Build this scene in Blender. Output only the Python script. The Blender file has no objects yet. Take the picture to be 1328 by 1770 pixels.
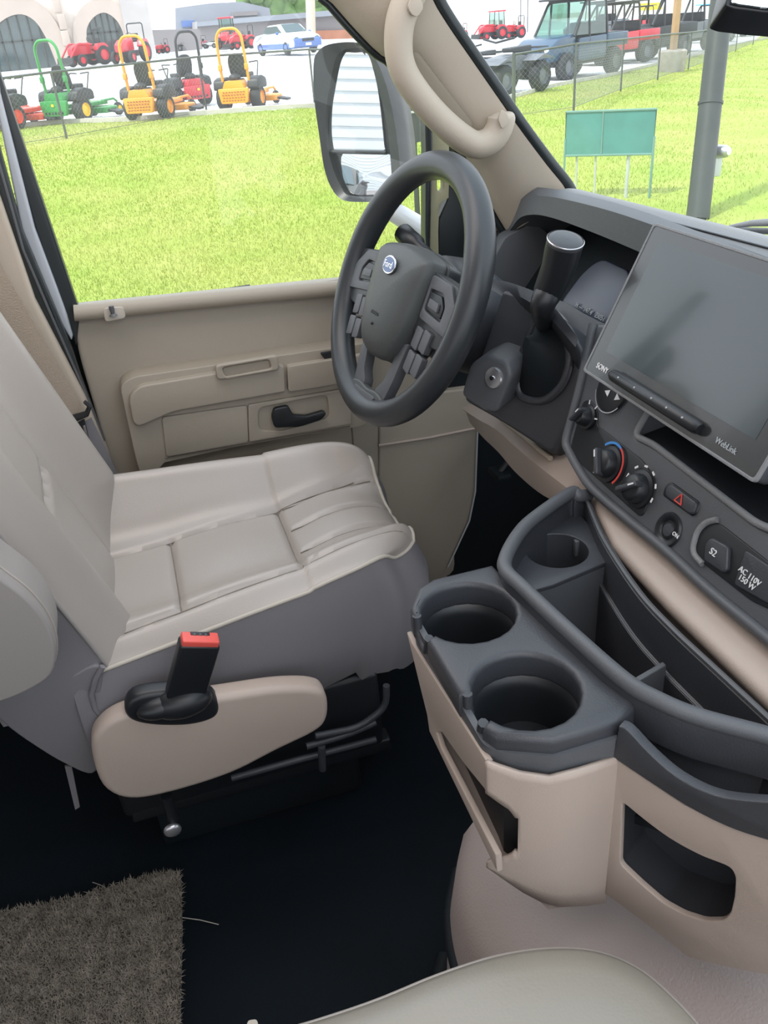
import bpy, bmesh, math, random
import numpy as np
from mathutils import Vector, Matrix
random.seed(7); RNG=np.random.default_rng(7)
SC=bpy.context.scene
COL=SC.collection
# ------------------------------------------------------------------ camera
FPX=1450.0; TH=math.radians(30.4); HD=math.radians(75); RO=math.radians(4.7)
CAM=Vector((0,0,1.15))
_h=Vector((math.cos(HD),math.sin(HD),0))
_d=_h*math.cos(TH)-Vector((0,0,1))*math.sin(TH)
_r0=Vector((math.sin(HD),-math.cos(HD),0)); _u0=_r0.cross(_d)
_r=_r0*math.cos(RO)-_u0*math.sin(RO); _u=_u0*math.cos(RO)+_r0*math.sin(RO)
cam=bpy.data.cameras.new('camera'); camo=bpy.data.objects.new('camera',cam); COL.objects.link(camo)
camo.matrix_world=Matrix(((_r.x,_u.x,-_d.x,CAM.x),(_r.y,_u.y,-_d.y,CAM.y),(_r.z,_u.z,-_d.z,CAM.z),(0,0,0,1)))
cam.sensor_fit='VERTICAL'; cam.sensor_height=36.0; cam.lens=36.0*FPX/1770.0
cam.clip_start=0.02; cam.clip_end=500
SC.camera=camo
def ray(x,y): return _d+_r*((x-664)/FPX)-_u*((y-885)/FPX)
def at(x,y,ax,v):
    a=ray(x,y); i='xyz'.index(ax); return CAM+a*((v-CAM[i])/a[i])
def pln(x,y,P,n):
    a=ray(x,y); n=Vector(n); return CAM+a*((Vector(P)-CAM).dot(n)/a.dot(n))
def dep(x,y,D): return CAM+ray(x,y)*D
# ------------------------------------------------------------------ world, sun, exposure
SC.view_settings.view_transform='Standard'; SC.view_settings.look='None'
SC.view_settings.exposure=0.0; SC.view_settings.gamma=1.0
wd=bpy.data.worlds.new('sky'); SC.world=wd; wd.use_nodes=True
nt=wd.node_tree; nt.nodes.clear()
o_=nt.nodes.new('ShaderNodeOutputWorld'); b_=nt.nodes.new('ShaderNodeBackground')
tc=nt.nodes.new('ShaderNodeTexCoord'); sx=nt.nodes.new('ShaderNodeSeparateXYZ'); cr_=nt.nodes.new('ShaderNodeValToRGB')
cr_.color_ramp.elements[0].position=0.0; cr_.color_ramp.elements[0].color=(0.92,0.95,1.0,1)
cr_.color_ramp.elements[1].position=0.7; cr_.color_ramp.elements[1].color=(0.78,0.88,1.0,1)
nt.links.new(tc.outputs['Generated'],sx.inputs[0]); nt.links.new(sx.outputs['Z'],cr_.inputs[0])
nt.links.new(cr_.outputs[0],b_.inputs[0]); b_.inputs[1].default_value=2.3; nt.links.new(b_.outputs[0],o_.inputs[0])
sun=bpy.data.lights.new('sun','SUN'); sun.energy=4.0; sun.angle=math.radians(3); sun.color=(1.0,0.97,0.9)
suno=bpy.data.objects.new('sun',sun); COL.objects.link(suno)
suno.rotation_euler=Vector((-0.6,-0.22,0.85)).to_track_quat('Z','Y').to_euler()
# two unseen fill lamps added overhead to brighten the cabin
cl0=bpy.data.lights.new('cabin_fill','AREA'); cl0.shape='RECTANGLE'; cl0.size=0.7; cl0.size_y=0.5; cl0.energy=4.5; cl0.color=(1.0,0.92,0.90)
clo=bpy.data.objects.new('cabin_fill',cl0); COL.objects.link(clo); clo.location=(0.05,-0.05,1.49)
cl1=cl0.copy(); cl1.energy=4.5; clo1=bpy.data.objects.new('cabin_fill',cl1); COL.objects.link(clo1); clo1.location=(-0.05,1.15,1.49)
# ------------------------------------------------------------------ materials
MATS={}
def mat(name,color,rough=0.5,metal=0.0,bump=0.0,bscale=300.0,var=0.0,vscale=3.0,spec=0.5,coat=0.0,color2=None,emit=None):
    m=bpy.data.materials.new(name); m.use_nodes=True; t=m.node_tree; p=t.nodes['Principled BSDF']
    p.inputs['Base Color'].default_value=(*color,1); p.inputs['Roughness'].default_value=rough
    p.inputs['Metallic'].default_value=metal; p.inputs['Specular IOR Level'].default_value=spec
    if coat: p.inputs['Coat Weight'].default_value=coat; p.inputs['Coat Roughness'].default_value=0.05
    c=t.nodes.new('ShaderNodeTexCoord')
    n=t.nodes.new('ShaderNodeTexNoise'); n.inputs['Scale'].default_value=bscale; n.inputs['Detail'].default_value=2
    t.links.new(c.outputs['Object'],n.inputs['Vector'])
    if bump:
        b=t.nodes.new('ShaderNodeBump'); b.inputs['Strength'].default_value=bump; b.inputs['Distance'].default_value=0.002
        t.links.new(n.outputs['Fac'],b.inputs['Height']); t.links.new(b.outputs[0],p.inputs['Normal'])
    n2=t.nodes.new('ShaderNodeTexNoise'); n2.inputs['Scale'].default_value=vscale; n2.inputs['Detail'].default_value=4
    t.links.new(c.outputs['Object'],n2.inputs['Vector'])
    mx=t.nodes.new('ShaderNodeMix'); mx.data_type='RGBA'
    c2=color2 if color2 else tuple(max(0,k*(1-var)) for k in color)
    mx.inputs[6].default_value=(*color,1); mx.inputs[7].default_value=(*c2,1)
    mr=t.nodes.new('ShaderNodeMapRange'); mr.inputs[1].default_value=0.35; mr.inputs[2].default_value=0.65
    t.links.new(n2.outputs['Fac'],mr.inputs[0]); t.links.new(mr.outputs[0],mx.inputs[0]); t.links.new(mx.outputs[2],p.inputs['Base Color'])
    if emit: p.inputs['Emission Color'].default_value=(*emit[0],1); p.inputs['Emission Strength'].default_value=emit[1]
    MATS[name]=m; return m
LEA=mat('leather_beige',(0.345,0.31,0.28),0.36,spec=0.7,bump=0.10,bscale=420,var=0.04)
LEB=mat('leather_gray',(0.28,0.26,0.245),0.42,spec=0.6,bump=0.10,bscale=420,var=0.05)
LEG=mat('vinyl_gray',(0.175,0.168,0.178),0.5,bump=0.12,bscale=420,var=0.05)
THR=mat('stitch_thread',(0.20,0.17,0.14),0.8,var=0.1)
PIP=mat('piping_cream',(0.46,0.42,0.36),0.5,var=0.03)
TAN=mat('plastic_tan',(0.42,0.345,0.295),0.5,bump=0.15,bscale=700,var=0.03)
TAN2=mat('plastic_tan_door',(0.33,0.29,0.235),0.55,bump=0.15,bscale=700,var=0.03)
PIL=mat('pillar_tan',(0.42,0.36,0.29),0.6,bump=0.12,bscale=500,var=0.03)
DKP=mat('plastic_charcoal',(0.042,0.045,0.052),0.42,bump=0.15,bscale=700,var=0.05)
DKG=mat('plastic_dark_gray',(0.085,0.09,0.098),0.5,bump=0.15,bscale=700,var=0.05)
DKT=mat('dash_top_gray',(0.20,0.205,0.21),0.6,bump=0.35,bscale=380,var=0.05)
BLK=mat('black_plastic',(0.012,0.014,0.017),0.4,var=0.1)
CVR=mat('cover_pinkish_tan',(0.40,0.340,0.315),0.55,bump=0.3,bscale=350,var=0.03)
LEO=mat('leather_olive_beige',(0.27,0.25,0.21),0.38,bump=0.10,bscale=420,var=0.05,spec=0.6)
HRS=mat('recess_shade_brown',(0.20,0.165,0.12),0.6,var=0.05)  # brown standing in for the shade behind the grab handle
RUB=mat('black_rubber',(0.005,0.009,0.012),0.7,spec=0.3,bump=0.2,bscale=200,var=0.2)
WHL=mat('wheel_rubber',(0.030,0.034,0.038),0.38,bump=0.06,bscale=500,var=0.04)
PAD=mat('airbag_pad',(0.060,0.066,0.066),0.5,bump=0.18,bscale=600,var=0.04)
SIL=mat('satin_silver',(0.55,0.55,0.57),0.3,metal=0.8,var=0.05)
CHR=mat('chrome',(0.8,0.8,0.82),0.12,metal=1.0)
RED=mat('buckle_red',(0.75,0.10,0.08),0.4,var=0.05)
WEB=mat('belt_webbing',(0.32,0.26,0.20),0.7,bump=0.5,bscale=450,var=0.08)
WHT=mat('white_print',(0.75,0.75,0.75),0.6)
GRYP=mat('gray_print',(0.35,0.37,0.38),0.6)
BLU=mat('blue_print',(0.05,0.25,0.65),0.5)
RDP=mat('red_print',(0.6,0.06,0.05),0.5)
FBL=mat('emblem_blue',(0.10,0.14,0.25),0.25,metal=0.4)
SCR=mat('screen_glass',(0.03,0.042,0.045),0.14,spec=0.6,coat=0.3)
SCB=mat('screen_border',(0.022,0.024,0.024),0.25,spec=0.7,coat=0.3)
LCD=mat('cluster_glass',(0.04,0.048,0.075),0.3,spec=0.6)
FLR=mat('floor_mat_black',(0.002,0.006,0.010),0.75,spec=0.2,bump=0.3,bscale=160,var=0.3,vscale=8)
WPT=mat('white_paint',(0.75,0.77,0.80),0.3,coat=0.4,var=0.03)
GPT=mat('frame_gray_paint',(0.42,0.45,0.49),0.4,var=0.03)
SEAL=mat('rubber_seal',(0.018,0.024,0.026),0.35,var=0.1)
MIR=mat('mirror_glass',(0.93,0.95,0.97),0.01,metal=1.0)
MAR=mat('mirror_arm_gray',(0.13,0.13,0.14),0.5,bump=0.2,bscale=300,var=0.05)
RUG=mat('shag_rug',(0.22,0.195,0.16),0.95,var=0.35,vscale=60)
HDL=mat('headliner',(0.45,0.42,0.38),0.9,var=0.03)
ASP=mat('lot_pavement',(0.62,0.62,0.62),0.9,var=0.08,vscale=0.5)
CUR=mat('curb_concrete',(0.55,0.52,0.47),0.9,var=0.15,vscale=2)
DRV=mat('drive_pavement',(0.42,0.36,0.33),0.9,var=0.12,vscale=2)
LAWN=mat('lawn_soil_green',(0.25,0.34,0.035),0.9,bump=0.6,bscale=40,var=0.0,vscale=0.8,color2=(0.34,0.37,0.075))
BLD=mat('grass_blade',(0.27,0.38,0.035),0.7,vscale=0.35,color2=(0.46,0.46,0.13))
BLD.node_tree.nodes['Principled BSDF'].inputs['Subsurface Weight'].default_value=0.0
FNC=mat('fence_metal',(0.10,0.11,0.10),0.5,metal=0.3,var=0.1)
FNW=mat('fence_wire',(0.30,0.31,0.30),0.5,metal=0.3,var=0.1)
POL=mat('pole_bronze',(0.045,0.052,0.045),0.5,bump=0.1,bscale=80,var=0.15,vscale=6)
SGN=mat('sign_green',(0.08,0.26,0.23),0.5,var=0.12,vscale=5)
SGF=mat('sign_frame',(0.16,0.30,0.25),0.5,var=0.1)
GAL=mat('galvanised_post',(0.5,0.53,0.5),0.5,metal=0.2,var=0.1)
ORG=mat('mower_orange',(0.95,0.36,0.02),0.4,var=0.05,coat=0.3)
JGR=mat('mower_green',(0.03,0.30,0.06),0.4,var=0.05,coat=0.3)
MRD=mat('machine_red',(0.60,0.02,0.04),0.35,var=0.08,coat=0.4)
ORD=mat('mower_red_orange',(0.85,0.08,0.03),0.4,var=0.05)
YEL=mat('rim_yellow',(0.90,0.62,0.02),0.4,var=0.05)
TIR=mat('tire_rubber',(0.03,0.033,0.036),0.75,bump=0.6,bscale=60,var=0.1)
VBK=mat('vehicle_black',(0.03,0.033,0.036),0.5,var=0.15)
GRM=mat('machine_gray',(0.15,0.16,0.18),0.45,var=0.1)
UBL=mat('utility_blue',(0.03,0.075,0.14),0.35,coat=0.4,var=0.08)
CBL=mat('car_blue',(0.08,0.16,0.42),0.3,coat=0.6,var=0.05)
CWH=mat('car_white',(0.80,0.84,0.90),0.25,coat=0.6)
GLD=mat('dark_window',(0.05,0.09,0.10),0.06,spec=1.0,var=0.2,vscale=0.4)
SKB=mat('light_blue_body',(0.05,0.40,0.75),0.35,coat=0.3,var=0.1)
STN=mat('stone_wall',(0.72,0.64,0.58),0.9,var=0.06,vscale=0.5)
STA=mat('stone_arch',(0.50,0.42,0.37),0.9,var=0.08,vscale=0.6)
STS=mat('stone_side',(0.48,0.45,0.44),0.9,var=0.12,vscale=0.8)
WMU=mat('window_mullion',(0.05,0.06,0.06),0.5)
RFG=mat('roof_gray',(0.30,0.32,0.37),0.8,var=0.1,vscale=0.3)
RFW=mat('wall_white',(0.85,0.85,0.85),0.8)
BRK=mat('brick_far',(0.45,0.20,0.13),0.9,var=0.2,vscale=1)
WAL=mat('far_wall_gray',(0.28,0.26,0.27),0.9,var=0.1,vscale=0.2)
FOL=mat('far_foliage',(0.14,0.25,0.08),0.95,bump=0.8,bscale=2,var=0.5,vscale=0.4)
WOD=mat('timber_post',(0.45,0.28,0.14),0.8,var=0.15,vscale=5)
CON=mat('concrete',(0.42,0.38,0.33),0.9,bump=0.4,bscale=30,var=0.2,vscale=5)
BRS=mat('brass_fitting',(0.35,0.33,0.24),0.4,metal=0.7)
STR=mat('straw_fibre',(0.45,0.42,0.36),0.8)
def glassmat(name,tint,gl,haze=0.0):  # washed-out glow and reflection haze mixed into the glass as white translucency
    m=bpy.data.materials.new(name); m.use_nodes=True; t=m.node_tree; t.nodes.clear()
    o=t.nodes.new('ShaderNodeOutputMaterial'); a=t.nodes.new('ShaderNodeBsdfTransparent'); g=t.nodes.new('ShaderNodeBsdfGlossy'); x=t.nodes.new('ShaderNodeMixShader')
    a.inputs[0].default_value=(*tint,1); g.inputs['Roughness'].default_value=0.02; x.inputs[0].default_value=gl
    t.links.new(a.outputs[0],x.inputs[1]); t.links.new(g.outputs[0],x.inputs[2]); d=t.nodes.new('ShaderNodeBsdfTranslucent'); d.inputs[0].default_value=(1,1,1,1); y=t.nodes.new('ShaderNodeMixShader'); y.inputs[0].default_value=haze
    t.links.new(x.outputs[0],y.inputs[1]); t.links.new(d.outputs[0],y.inputs[2]); t.links.new(y.outputs[0],o.inputs[0]); MATS[name]=m; return m
GLS=glassmat('window_glass',(0.98,0.99,0.985),0.02,0.018)
GLW=glassmat('windshield_glass',(0.97,0.985,0.98),0.02,0.015)
GLT=glassmat('cab_glass',(0.65,0.80,0.74),0.12)
# ------------------------------------------------------------------ mesh tools
def V(*a): return Vector(a)
def cr(P,n=8,closed=False):
    P=[Vector(p) for p in P]; N=len(P); out=[]
    segs=N if closed else N-1
    for i in range(segs):
        if closed: a,b,c,d=P[(i-1)%N],P[i],P[(i+1)%N],P[(i+2)%N]
        else: a,b,c,d=P[max(i-1,0)],P[i],P[i+1],P[min(i+2,N-1)]
        for k in range(n):
            t=k/n; out.append(0.5*((2*b)+(c-a)*t+(2*a-5*b+4*c-d)*t*t+(3*b-a-3*c+d)*t**3))
    if not closed: out.append(P[-1].copy())
    return out
def fillet(P,r,seg=5,closed=True):
    P=[Vector(p) for p in P]; N=len(P); out=[]
    for i in range(N):
        if not closed and i in (0,N-1): out.append(P[i]); continue
        a,b,c=P[i-1],P[i],P[(i+1)%N]; rr=r[i] if isinstance(r,(list,tuple)) else r
        u=(a-b); w=(c-b); k=min(rr,u.length*0.48,w.length*0.48)
        if k<1e-5: out.append(b); continue
        p0=b+u.normalized()*k; p1=b+w.normalized()*k
        for j in range(seg+1):
            t=j/seg; out.append(p0*(1-t)**2+b*2*t*(1-t)+p1*t*t)
    return out
class MB:
    def __init__(s): s.v=[]; s.f=[]
    def add(s,vs,fs):
        o=len(s.v); s.v+= [Vector(p) for p in vs]; s.f+=[tuple(i+o for i in f) for f in fs]; return s
    def box(s,c,sz,R=None):
        c=Vector(c); P=[]
        for x in (-.5,.5):
            for y in (-.5,.5):
                for z in (-.5,.5):
                    q=Vector((x*sz[0],y*sz[1],z*sz[2])); P.append(c+(R@q if R else q))
        return s.add(P,[(0,1,3,2),(4,6,7,5),(0,4,5,1),(2,3,7,6),(0,2,6,4),(1,5,7,3)])
    def prism(s,P,vec):
        P=[Vector(p) for p in P]; vec=Vector(vec); n=len(P)
        nn=Vector((0,0,0))
        for i in range(n): nn+=P[i].cross(P[(i+1)%n])
        if nn.dot(vec)>0: P=P[::-1]
        fs=[tuple(range(n)),tuple(range(2*n-1,n-1,-1))]
        fs+=[((i+1)%n,i,i+n,(i+1)%n+n) for i in range(n)]
        return s.add(P+[p+vec for p in P],fs)
    def loft(s,rows,cu=False,capa=False,capb=False):
        m=len(rows[0]); P=[p for r in rows for p in r]; fs=[]
        for i in range(len(rows)-1):
            for j in range(m if cu else m-1):
                k=(j+1)%m; fs.append((i*m+j,i*m+k,(i+1)*m+k,(i+1)*m+j))
        if capa: fs.append(tuple(range(m-1,-1,-1)))
        if capb: o=(len(rows)-1)*m; fs.append(tuple(range(o,o+m)))
        return s.add(P,fs)
    def tube(s,path,r,n=12,closed=False,flat=None,up=None):
        path=[Vector(p) for p in path]; N=len(path); rs=r if isinstance(r,(list,tuple)) else [r]*N
        T=[]
        for i in range(N):
            a=path[(i-1)%N] if closed or i>0 else path[i]; b=path[(i+1)%N] if closed or i<N-1 else path[i]
            T.append((b-a).normalized())
        ref=Vector(up) if up else (Vector((0,0,1)) if abs(T[0].z)<0.9 else Vector((1,0,0)))
        nrm=(ref-T[0]*ref.dot(T[0])).normalized(); rows=[]
        for i in range(N):
            if up: nrm=(ref-T[i]*ref.dot(T[i])).normalized()
            else: nrm=(nrm-T[i]*nrm.dot(T[i])).normalized()
            bi=T[i].cross(nrm); fl=1.0 if flat is None else flat
            rows.append([path[i]+(nrm*math.cos(2*math.pi*k/n)*fl+bi*math.sin(2*math.pi*k/n))*rs[i] for k in range(n)])
        if closed: rows.append(rows[0]); return s.loft(rows,True)
        return s.loft(rows,True,True,True)
    def lathe(s,prof,o,ax=(0,0,1),n=32,ref=None):
        o=Vector(o); ax=Vector(ax).normalized(); ref=Vector(ref) if ref else (Vector((1,0,0)) if abs(ax.x)<.9 else Vector((0,1,0)))
        a=(ref-ax*ref.dot(ax)).normalized(); b=ax.cross(a); rows=[]
        for r,h in prof: rows.append([o+ax*h+(a*math.cos(2*math.pi*k/n)+b*math.sin(2*math.pi*k/n))*max(r,1e-5) for k in range(n)])
        return s.loft(rows,True)
    def cyl(s,a,b,r,n=16,r2=None):
        a=Vector(a); b=Vector(b); L=(b-a).length; r2=r if r2 is None else r2
        return s.lathe([(0,0),(r,0),(r2,L),(0,L)],a,b-a,n)
    def ball(s,c,r,sq=(1,1,1),n=16):
        c=Vector(c); rows=[]
        for i in range(n//2+1):
            t=math.pi*i/(n//2); rows.append([c+Vector((math.sin(t)*math.cos(2*math.pi*k/n)*sq[0],math.sin(t)*math.sin(2*math.pi*k/n)*sq[1],math.cos(t)*sq[2]))*r for k in range(n)])
        return s.loft(rows,True)
    def build(s,name,m,parent=None,bev=0,seg=3,ang=35,smooth=True,world=True,sub=0,keep=False):
        me=bpy.data.meshes.new(name); bm=bmesh.new()
        vs=[bm.verts.new(p) for p in s.v]
        for f in s.f:
            ff=[]; 
            for i in f:
                if not ff or i!=ff[-1]: ff.append(i)
            if len(set(ff))<3: continue
            try: bm.faces.new([vs[i] for i in ff])
            except Exception: pass
        bmesh.ops.remove_doubles(bm,verts=bm.verts,dist=1e-5)
        bmesh.ops.recalc_face_normals(bm,faces=bm.faces)
        if bev:
            es=[e for e in bm.edges if len(e.link_faces)==2 and e.calc_face_angle(0)>math.radians(ang)]
            if es: bmesh.ops.bevel(bm,geom=es,offset=bev,segments=seg,profile=0.5,affect='EDGES',clamp_overlap=True)
        if world and parent is not None:
            M=wmat(parent).inverted(); bmesh.ops.transform(bm,matrix=M,verts=bm.verts)
        bm.to_mesh(me); bm.free()
        if smooth:
            me.shade_smooth(); me.set_sharp_from_angle(angle=math.radians(50))
        o=bpy.data.objects.new(name,me); COL.objects.link(o)
        for k in (m if isinstance(m,(list,tuple)) else [m]): me.materials.append(k)
        if parent is not None: o.parent=parent
        if sub:
            md=o.modifiers.new('subdivision','SUBSURF'); md.levels=sub; md.render_levels=sub
        return o
def wmat(o):
    M=o.matrix_basis.copy()
    while o.parent is not None: o=o.parent; M=o.matrix_basis@M
    return M
def tag(o,label,cat=None,group=None,kind=None):
    if label: o['label']=label
    if cat: o['category']=cat
    if group: o['group']=group
    if kind: o['kind']=kind
    return o
def thing(name,label,cat,loc=(0,0,0),rz=0,group=None,kind=None,R=None):
    o=bpy.data.objects.new(name,None); COL.objects.link(o); o.empty_display_size=0.1
    if R is not None: o.matrix_basis=Matrix.Translation(Vector(loc))@R.to_4x4()
    else: o.location=loc; o.rotation_euler=(0,0,rz); o.matrix_basis=Matrix.Translation(Vector(loc))@Matrix.Rotation(rz,4,'Z')
    return tag(o,label,cat,group,kind)
def copy_tree(o,parent=None):
    c=o.copy(); COL.objects.link(c); c.parent=parent
    for ch in list(o.children): copy_tree(ch,c)
    return c
def plate(mb,outer,holes,o,n,up,t,bev=0.0,res=2):
    """solid plate with holes; outer/holes are 3-D points on plane (o,n); thickness t goes along -n"""
    o=Vector(o); n=Vector(n).normalized(); uu=Vector(up); uu=(uu-n*uu.dot(n)).normalized(); rr=uu.cross(n)
    cu=bpy.data.curves.new('tmp','CURVE'); cu.dimensions='2D'; cu.fill_mode='BOTH'; cu.extrude=max(t/2-bev,1e-5); cu.bevel_depth=bev; cu.bevel_resolution=res; cu.offset=-bev
    for poly in [outer]+list(holes):
        sp=cu.splines.new('POLY'); sp.points.add(len(poly)-1); sp.use_cyclic_u=True
        for i,p in enumerate(poly):
            w=Vector(p)-o; sp.points[i].co=(w.dot(rr),w.dot(uu),0,1)
    ob=bpy.data.objects.new('tmp',cu); me=bpy.data.meshes.new_from_object(ob)
    vs=[o+rr*v.co.x+uu*v.co.y+n*(v.co.z-t/2) for v in me.vertices]
    mb.add(vs,[tuple(p.vertices) for p in me.polygons])
    bpy.data.objects.remove(ob); bpy.data.meshes.remove(me); bpy.data.curves.remove(cu)
    return mb
def text(body,size,o,xd,yd,m,parent,name='lettering',ext=0.0004,label=None):
    cu=bpy.data.curves.new('tmp','FONT'); cu.body=body; cu.size=size; cu.extrude=ext; cu.align_x='CENTER'; cu.align_y='CENTER'; cu.resolution_u=3
    ob=bpy.data.objects.new('tmp',cu); me=bpy.data.meshes.new_from_object(ob)
    o=Vector(o); xd=Vector(xd).normalized(); n=xd.cross(Vector(yd)).normalized(); yd=n.cross(xd)
    mb=MB().add([o+xd*v.co.x+yd*v.co.y+n*v.co.z for v in me.vertices],[tuple(p.vertices) for p in me.polygons])
    bpy.data.objects.remove(ob); bpy.data.meshes.remove(me); bpy.data.curves.remove(cu)
    r=mb.build(name,m,parent,smooth=False)
    if label: r['label']=label
    return r
def pxs(L,fn): return [fn(*p) for p in L]
# ================================================================== cab structure
yD=1.5
f=MB().box((-0.6,0.38,-0.02),(3.3,2.24,0.04)); tag(f.build('floor',FLR),'black rubber cab floor','floor',kind='structure')
# footwell: firewall and toe board
m=MB(); m.prism([V(0.60,0.68,0.0),V(0.78,0.68,0.16),V(0.90,0.68,0.55),V(0.98,0.68,0.72),V(1.02,0.68,0.72),V(1.02,0.68,-0.02),V(0.60,0.68,-0.02)],(0,.80,0))
tag(m.build('wall_front',RUB,bev=0.01),'black footwell firewall','wall',kind='structure')
m=MB().box((-1.1,0.4,1.53),(2.7,2.3,0.03)); tag(m.build('ceiling',HDL),'tan cab headliner','ceiling',kind='structure')
m=MB().box((0.75,1.53,.36),(.60,.03,.76)); tag(m.build('trim_8',RUB),'dark footwell side wall beside the firewall',kind='structure')
m=MB().box((-.45,1.57,.36),(1.3,.02,.76)); tag(m.build('trim_9',RUB),'dark lower body side behind the seat belt',kind='structure')
m=MB().box((-0.9,-0.76,.40),(2.6,.03,.84)); tag(m.build('blocking_wall_right',TAN),'unseen tan wall added low on the passenger side to cut side light',kind='structure')  # out of view, added to reduce ambient light from the passenger side
m=MB().box((-2.44,0.4,.75),(.03,2.3,1.5)); tag(m.build('blocking_wall_rear',TAN),'unseen tan wall added behind the cabin to block rear light',kind='structure')  # out of view, added to block ambient light from behind
# B pillar trim (tan), rubber seal, painted door frame, window frame
bp=lambda x,y,Y=1.44: at(x,y,'y',Y)
P=[bp(-140,200),bp(-30,260),bp(0,345),bp(60,520),bp(148,690),bp(188,790),bp(212,870),bp(230,1000),bp(-300,1000),bp(-400,300)]
m=MB().prism(P,(0,0.05,0)); wl=tag(m.build('wall_left',PIL,bev=0.008),'tan B pillar trim','wall',kind='structure')
def strip(L,Rr,Y,t,m,name,parent=None,bev=0.004,kind='structure',label=None):
    P=pxs(L,lambda x,y:at(x,y,'y',Y))+pxs(Rr[::-1],lambda x,y:at(x,y,'y',Y))
    o=MB().prism(P,(0,t,0)).build(name,m,parent,bev=bev)
    if parent is None: tag(o,label,None,kind=kind)
    return o
strip([(-60,180),(0,345),(60,520),(110,625),(148,690),(178,765),(186,792)],[(-30,150),(0,262),(38,400),(92,528),(122,600),(140,655),(190,790)],1.462,0.03,SEAL,'trim_1',label='black rubber door seal')
strip([(-40,40),(0,215),(38,400),(80,500),(106,560),(124,590)],[(-10,60),(0,160),(60,395),(92,480),(116,545),(126,580)],1.485,0.04,GPT,'trim_2',label='gray painted door opening edge')
strip([(-60,-40),(0,185),(62,400),(112,545),(132,600)],[(-40,-20),(0,128),(68,330),(135,530),(138,545)],1.495,0.03,SEAL,'trim_3',label='black window channel of the driver door')
# lighter gray tube painting the glint along the seal
MBs=MB().tube(pxs([(-30,185),(0,290),(40,432),(84,535),(118,612),(152,690),(180,762)],lambda x,y:at(x,y,'y',1.46)),0.0022,6)
tag(MBs.build('seal_glint_tube',DKG),'lighter gray rib painted as the glint on the black door seal',kind='structure')
# ------------------------------------------------------------------ driver door
dr=thing('driver_door','beige driver door with black pull handle and large window','door',(0.2,1.5,0.0))
dp=lambda x,y,Y=1.5: at(x,y,'y',Y)
out=[dp(122,540),dp(135,532),dp(600,486),V(0.545,1.5,0.748),V(0.56,1.5,0.40),V(0.56,1.5,0.03),V(0.05,1.5,0.03),dp(222,880),dp(188,790),dp(140,625)]
MB().prism(fillet(out,[.01,.01,.01,.01,.01,.03,.1,.02,.02,.02],3),(0,0.04,0)).build('door_panel',TAN2,dr,bev=0.006)
# rounded belt ledge along the top of the panel
bl=[dp(128,541,1.488),dp(135,541,1.488),dp(300,524,1.488),dp(470,508,1.488),dp(600,496,1.488),V(0.54,1.488,0.738)]
MB().tube(bl,0.014,12,flat=1.0).build('belt_ledge',TAN2,dr)
# raised armrest body with rounded left end
yA=1.455
arm=[dp(207,668,yA),dp(228,652,yA),dp(480,615,yA),dp(640,592,yA),dp(640,735,yA),dp(430,768,yA),dp(285,800,yA),dp(250,838,yA),dp(236,800,yA)]
MB().prism(fillet(arm,[.02,.02,.01,.01,.02,.0,.0,.02,.02],5),(0,0.06,0)).build('armrest',TAN2,dr,bev=0.012,seg=4)
yB=1.44
up_=[dp(222,688,yB),dp(240,668,yB),dp(478,628,yB),dp(492,634,yB),dp(494,678,yB),dp(300,712,yB),dp(232,742,yB)]
MB().prism(fillet(up_,[.015,.02,.01,.004,.004,.01,.02],5),(0,0.03,0)).build('armrest_pad',TAN2,dr,bev=0.012,seg=4)
MB().prism(fillet([dp(497,634,yB),dp(640,612,yB),dp(640,655,yB),dp(499,678,yB)],.006,3),(0,0.03,0)).build('armrest_pad',TAN2,dr,bev=0.005)
# grab cup (recess shown as a framed hollow)
mb=MB(); plate(mb,fillet([dp(372,632,1.430),dp(480,614,1.430),dp(484,640,1.430),dp(376,658,1.430)],.008,4),[fillet([dp(384,636,1.430),dp(466,622,1.430),dp(470,637,1.430),dp(390,652,1.430)],.006,4)],V(0,1.430,0),V(0,-1,0),V(0,0,1),0.012,0.003)
mb.build('pull_cup_rim',TAN2,dr)
MB().prism(fillet([dp(384,636,1.4385),dp(466,622,1.4385),dp(470,637,1.4385),dp(390,652,1.4385)],.006,4),(0,0.002,0)).build('pull_cup',TAN2,dr)
# map pocket panel and handle plate
MB().prism(fillet([dp(280,722,1.449),dp(427,701,1.449),dp(430,765,1.449),dp(288,790,1.449)],.006,3),(0,0.02,0)).build('map_pocket',TAN2,dr,bev=0.003)
mb=MB(); hy=1.449
plate(mb,fillet([dp(429,700,hy),dp(608,670,hy),dp(608,734,hy),dp(431,765,hy)],.004,3),[fillet([dp(446,706,hy),dp(566,682,hy),dp(570,722,hy),dp(490,745,hy),dp(448,745,hy)],.012,4)],V(0,hy,0),V(0,-1,0),V(0,0,1),0.014,0.002)
mb.build('handle_surround',TAN2,dr)
hp=1.440
H=[dp(470,722,hp),dp(474,707,hp),dp(499,702,hp),dp(507,718,hp),dp(530,720,hp),dp(560,711,hp),dp(565,716,hp),dp(556,726,hp),dp(520,738,hp),dp(475,740,hp)]
MB().prism(fillet(H,.006,4),(0,0.012,0)).build('door_handle',BLK,dr,bev=0.004)
# seams
for L in ([(285,792),(430,767),(605,737)],[(497,672),(640,646)],[(608,733),(612,780),(614,900)],[(655,735),(655,900)]):
    MB().tube(pxs(L,lambda x,y:at(x,y,'y',1.4545 if L[0][0]<600 else 1.4995)),0.0016,6).build('panel_seam',THR,dr)
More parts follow.
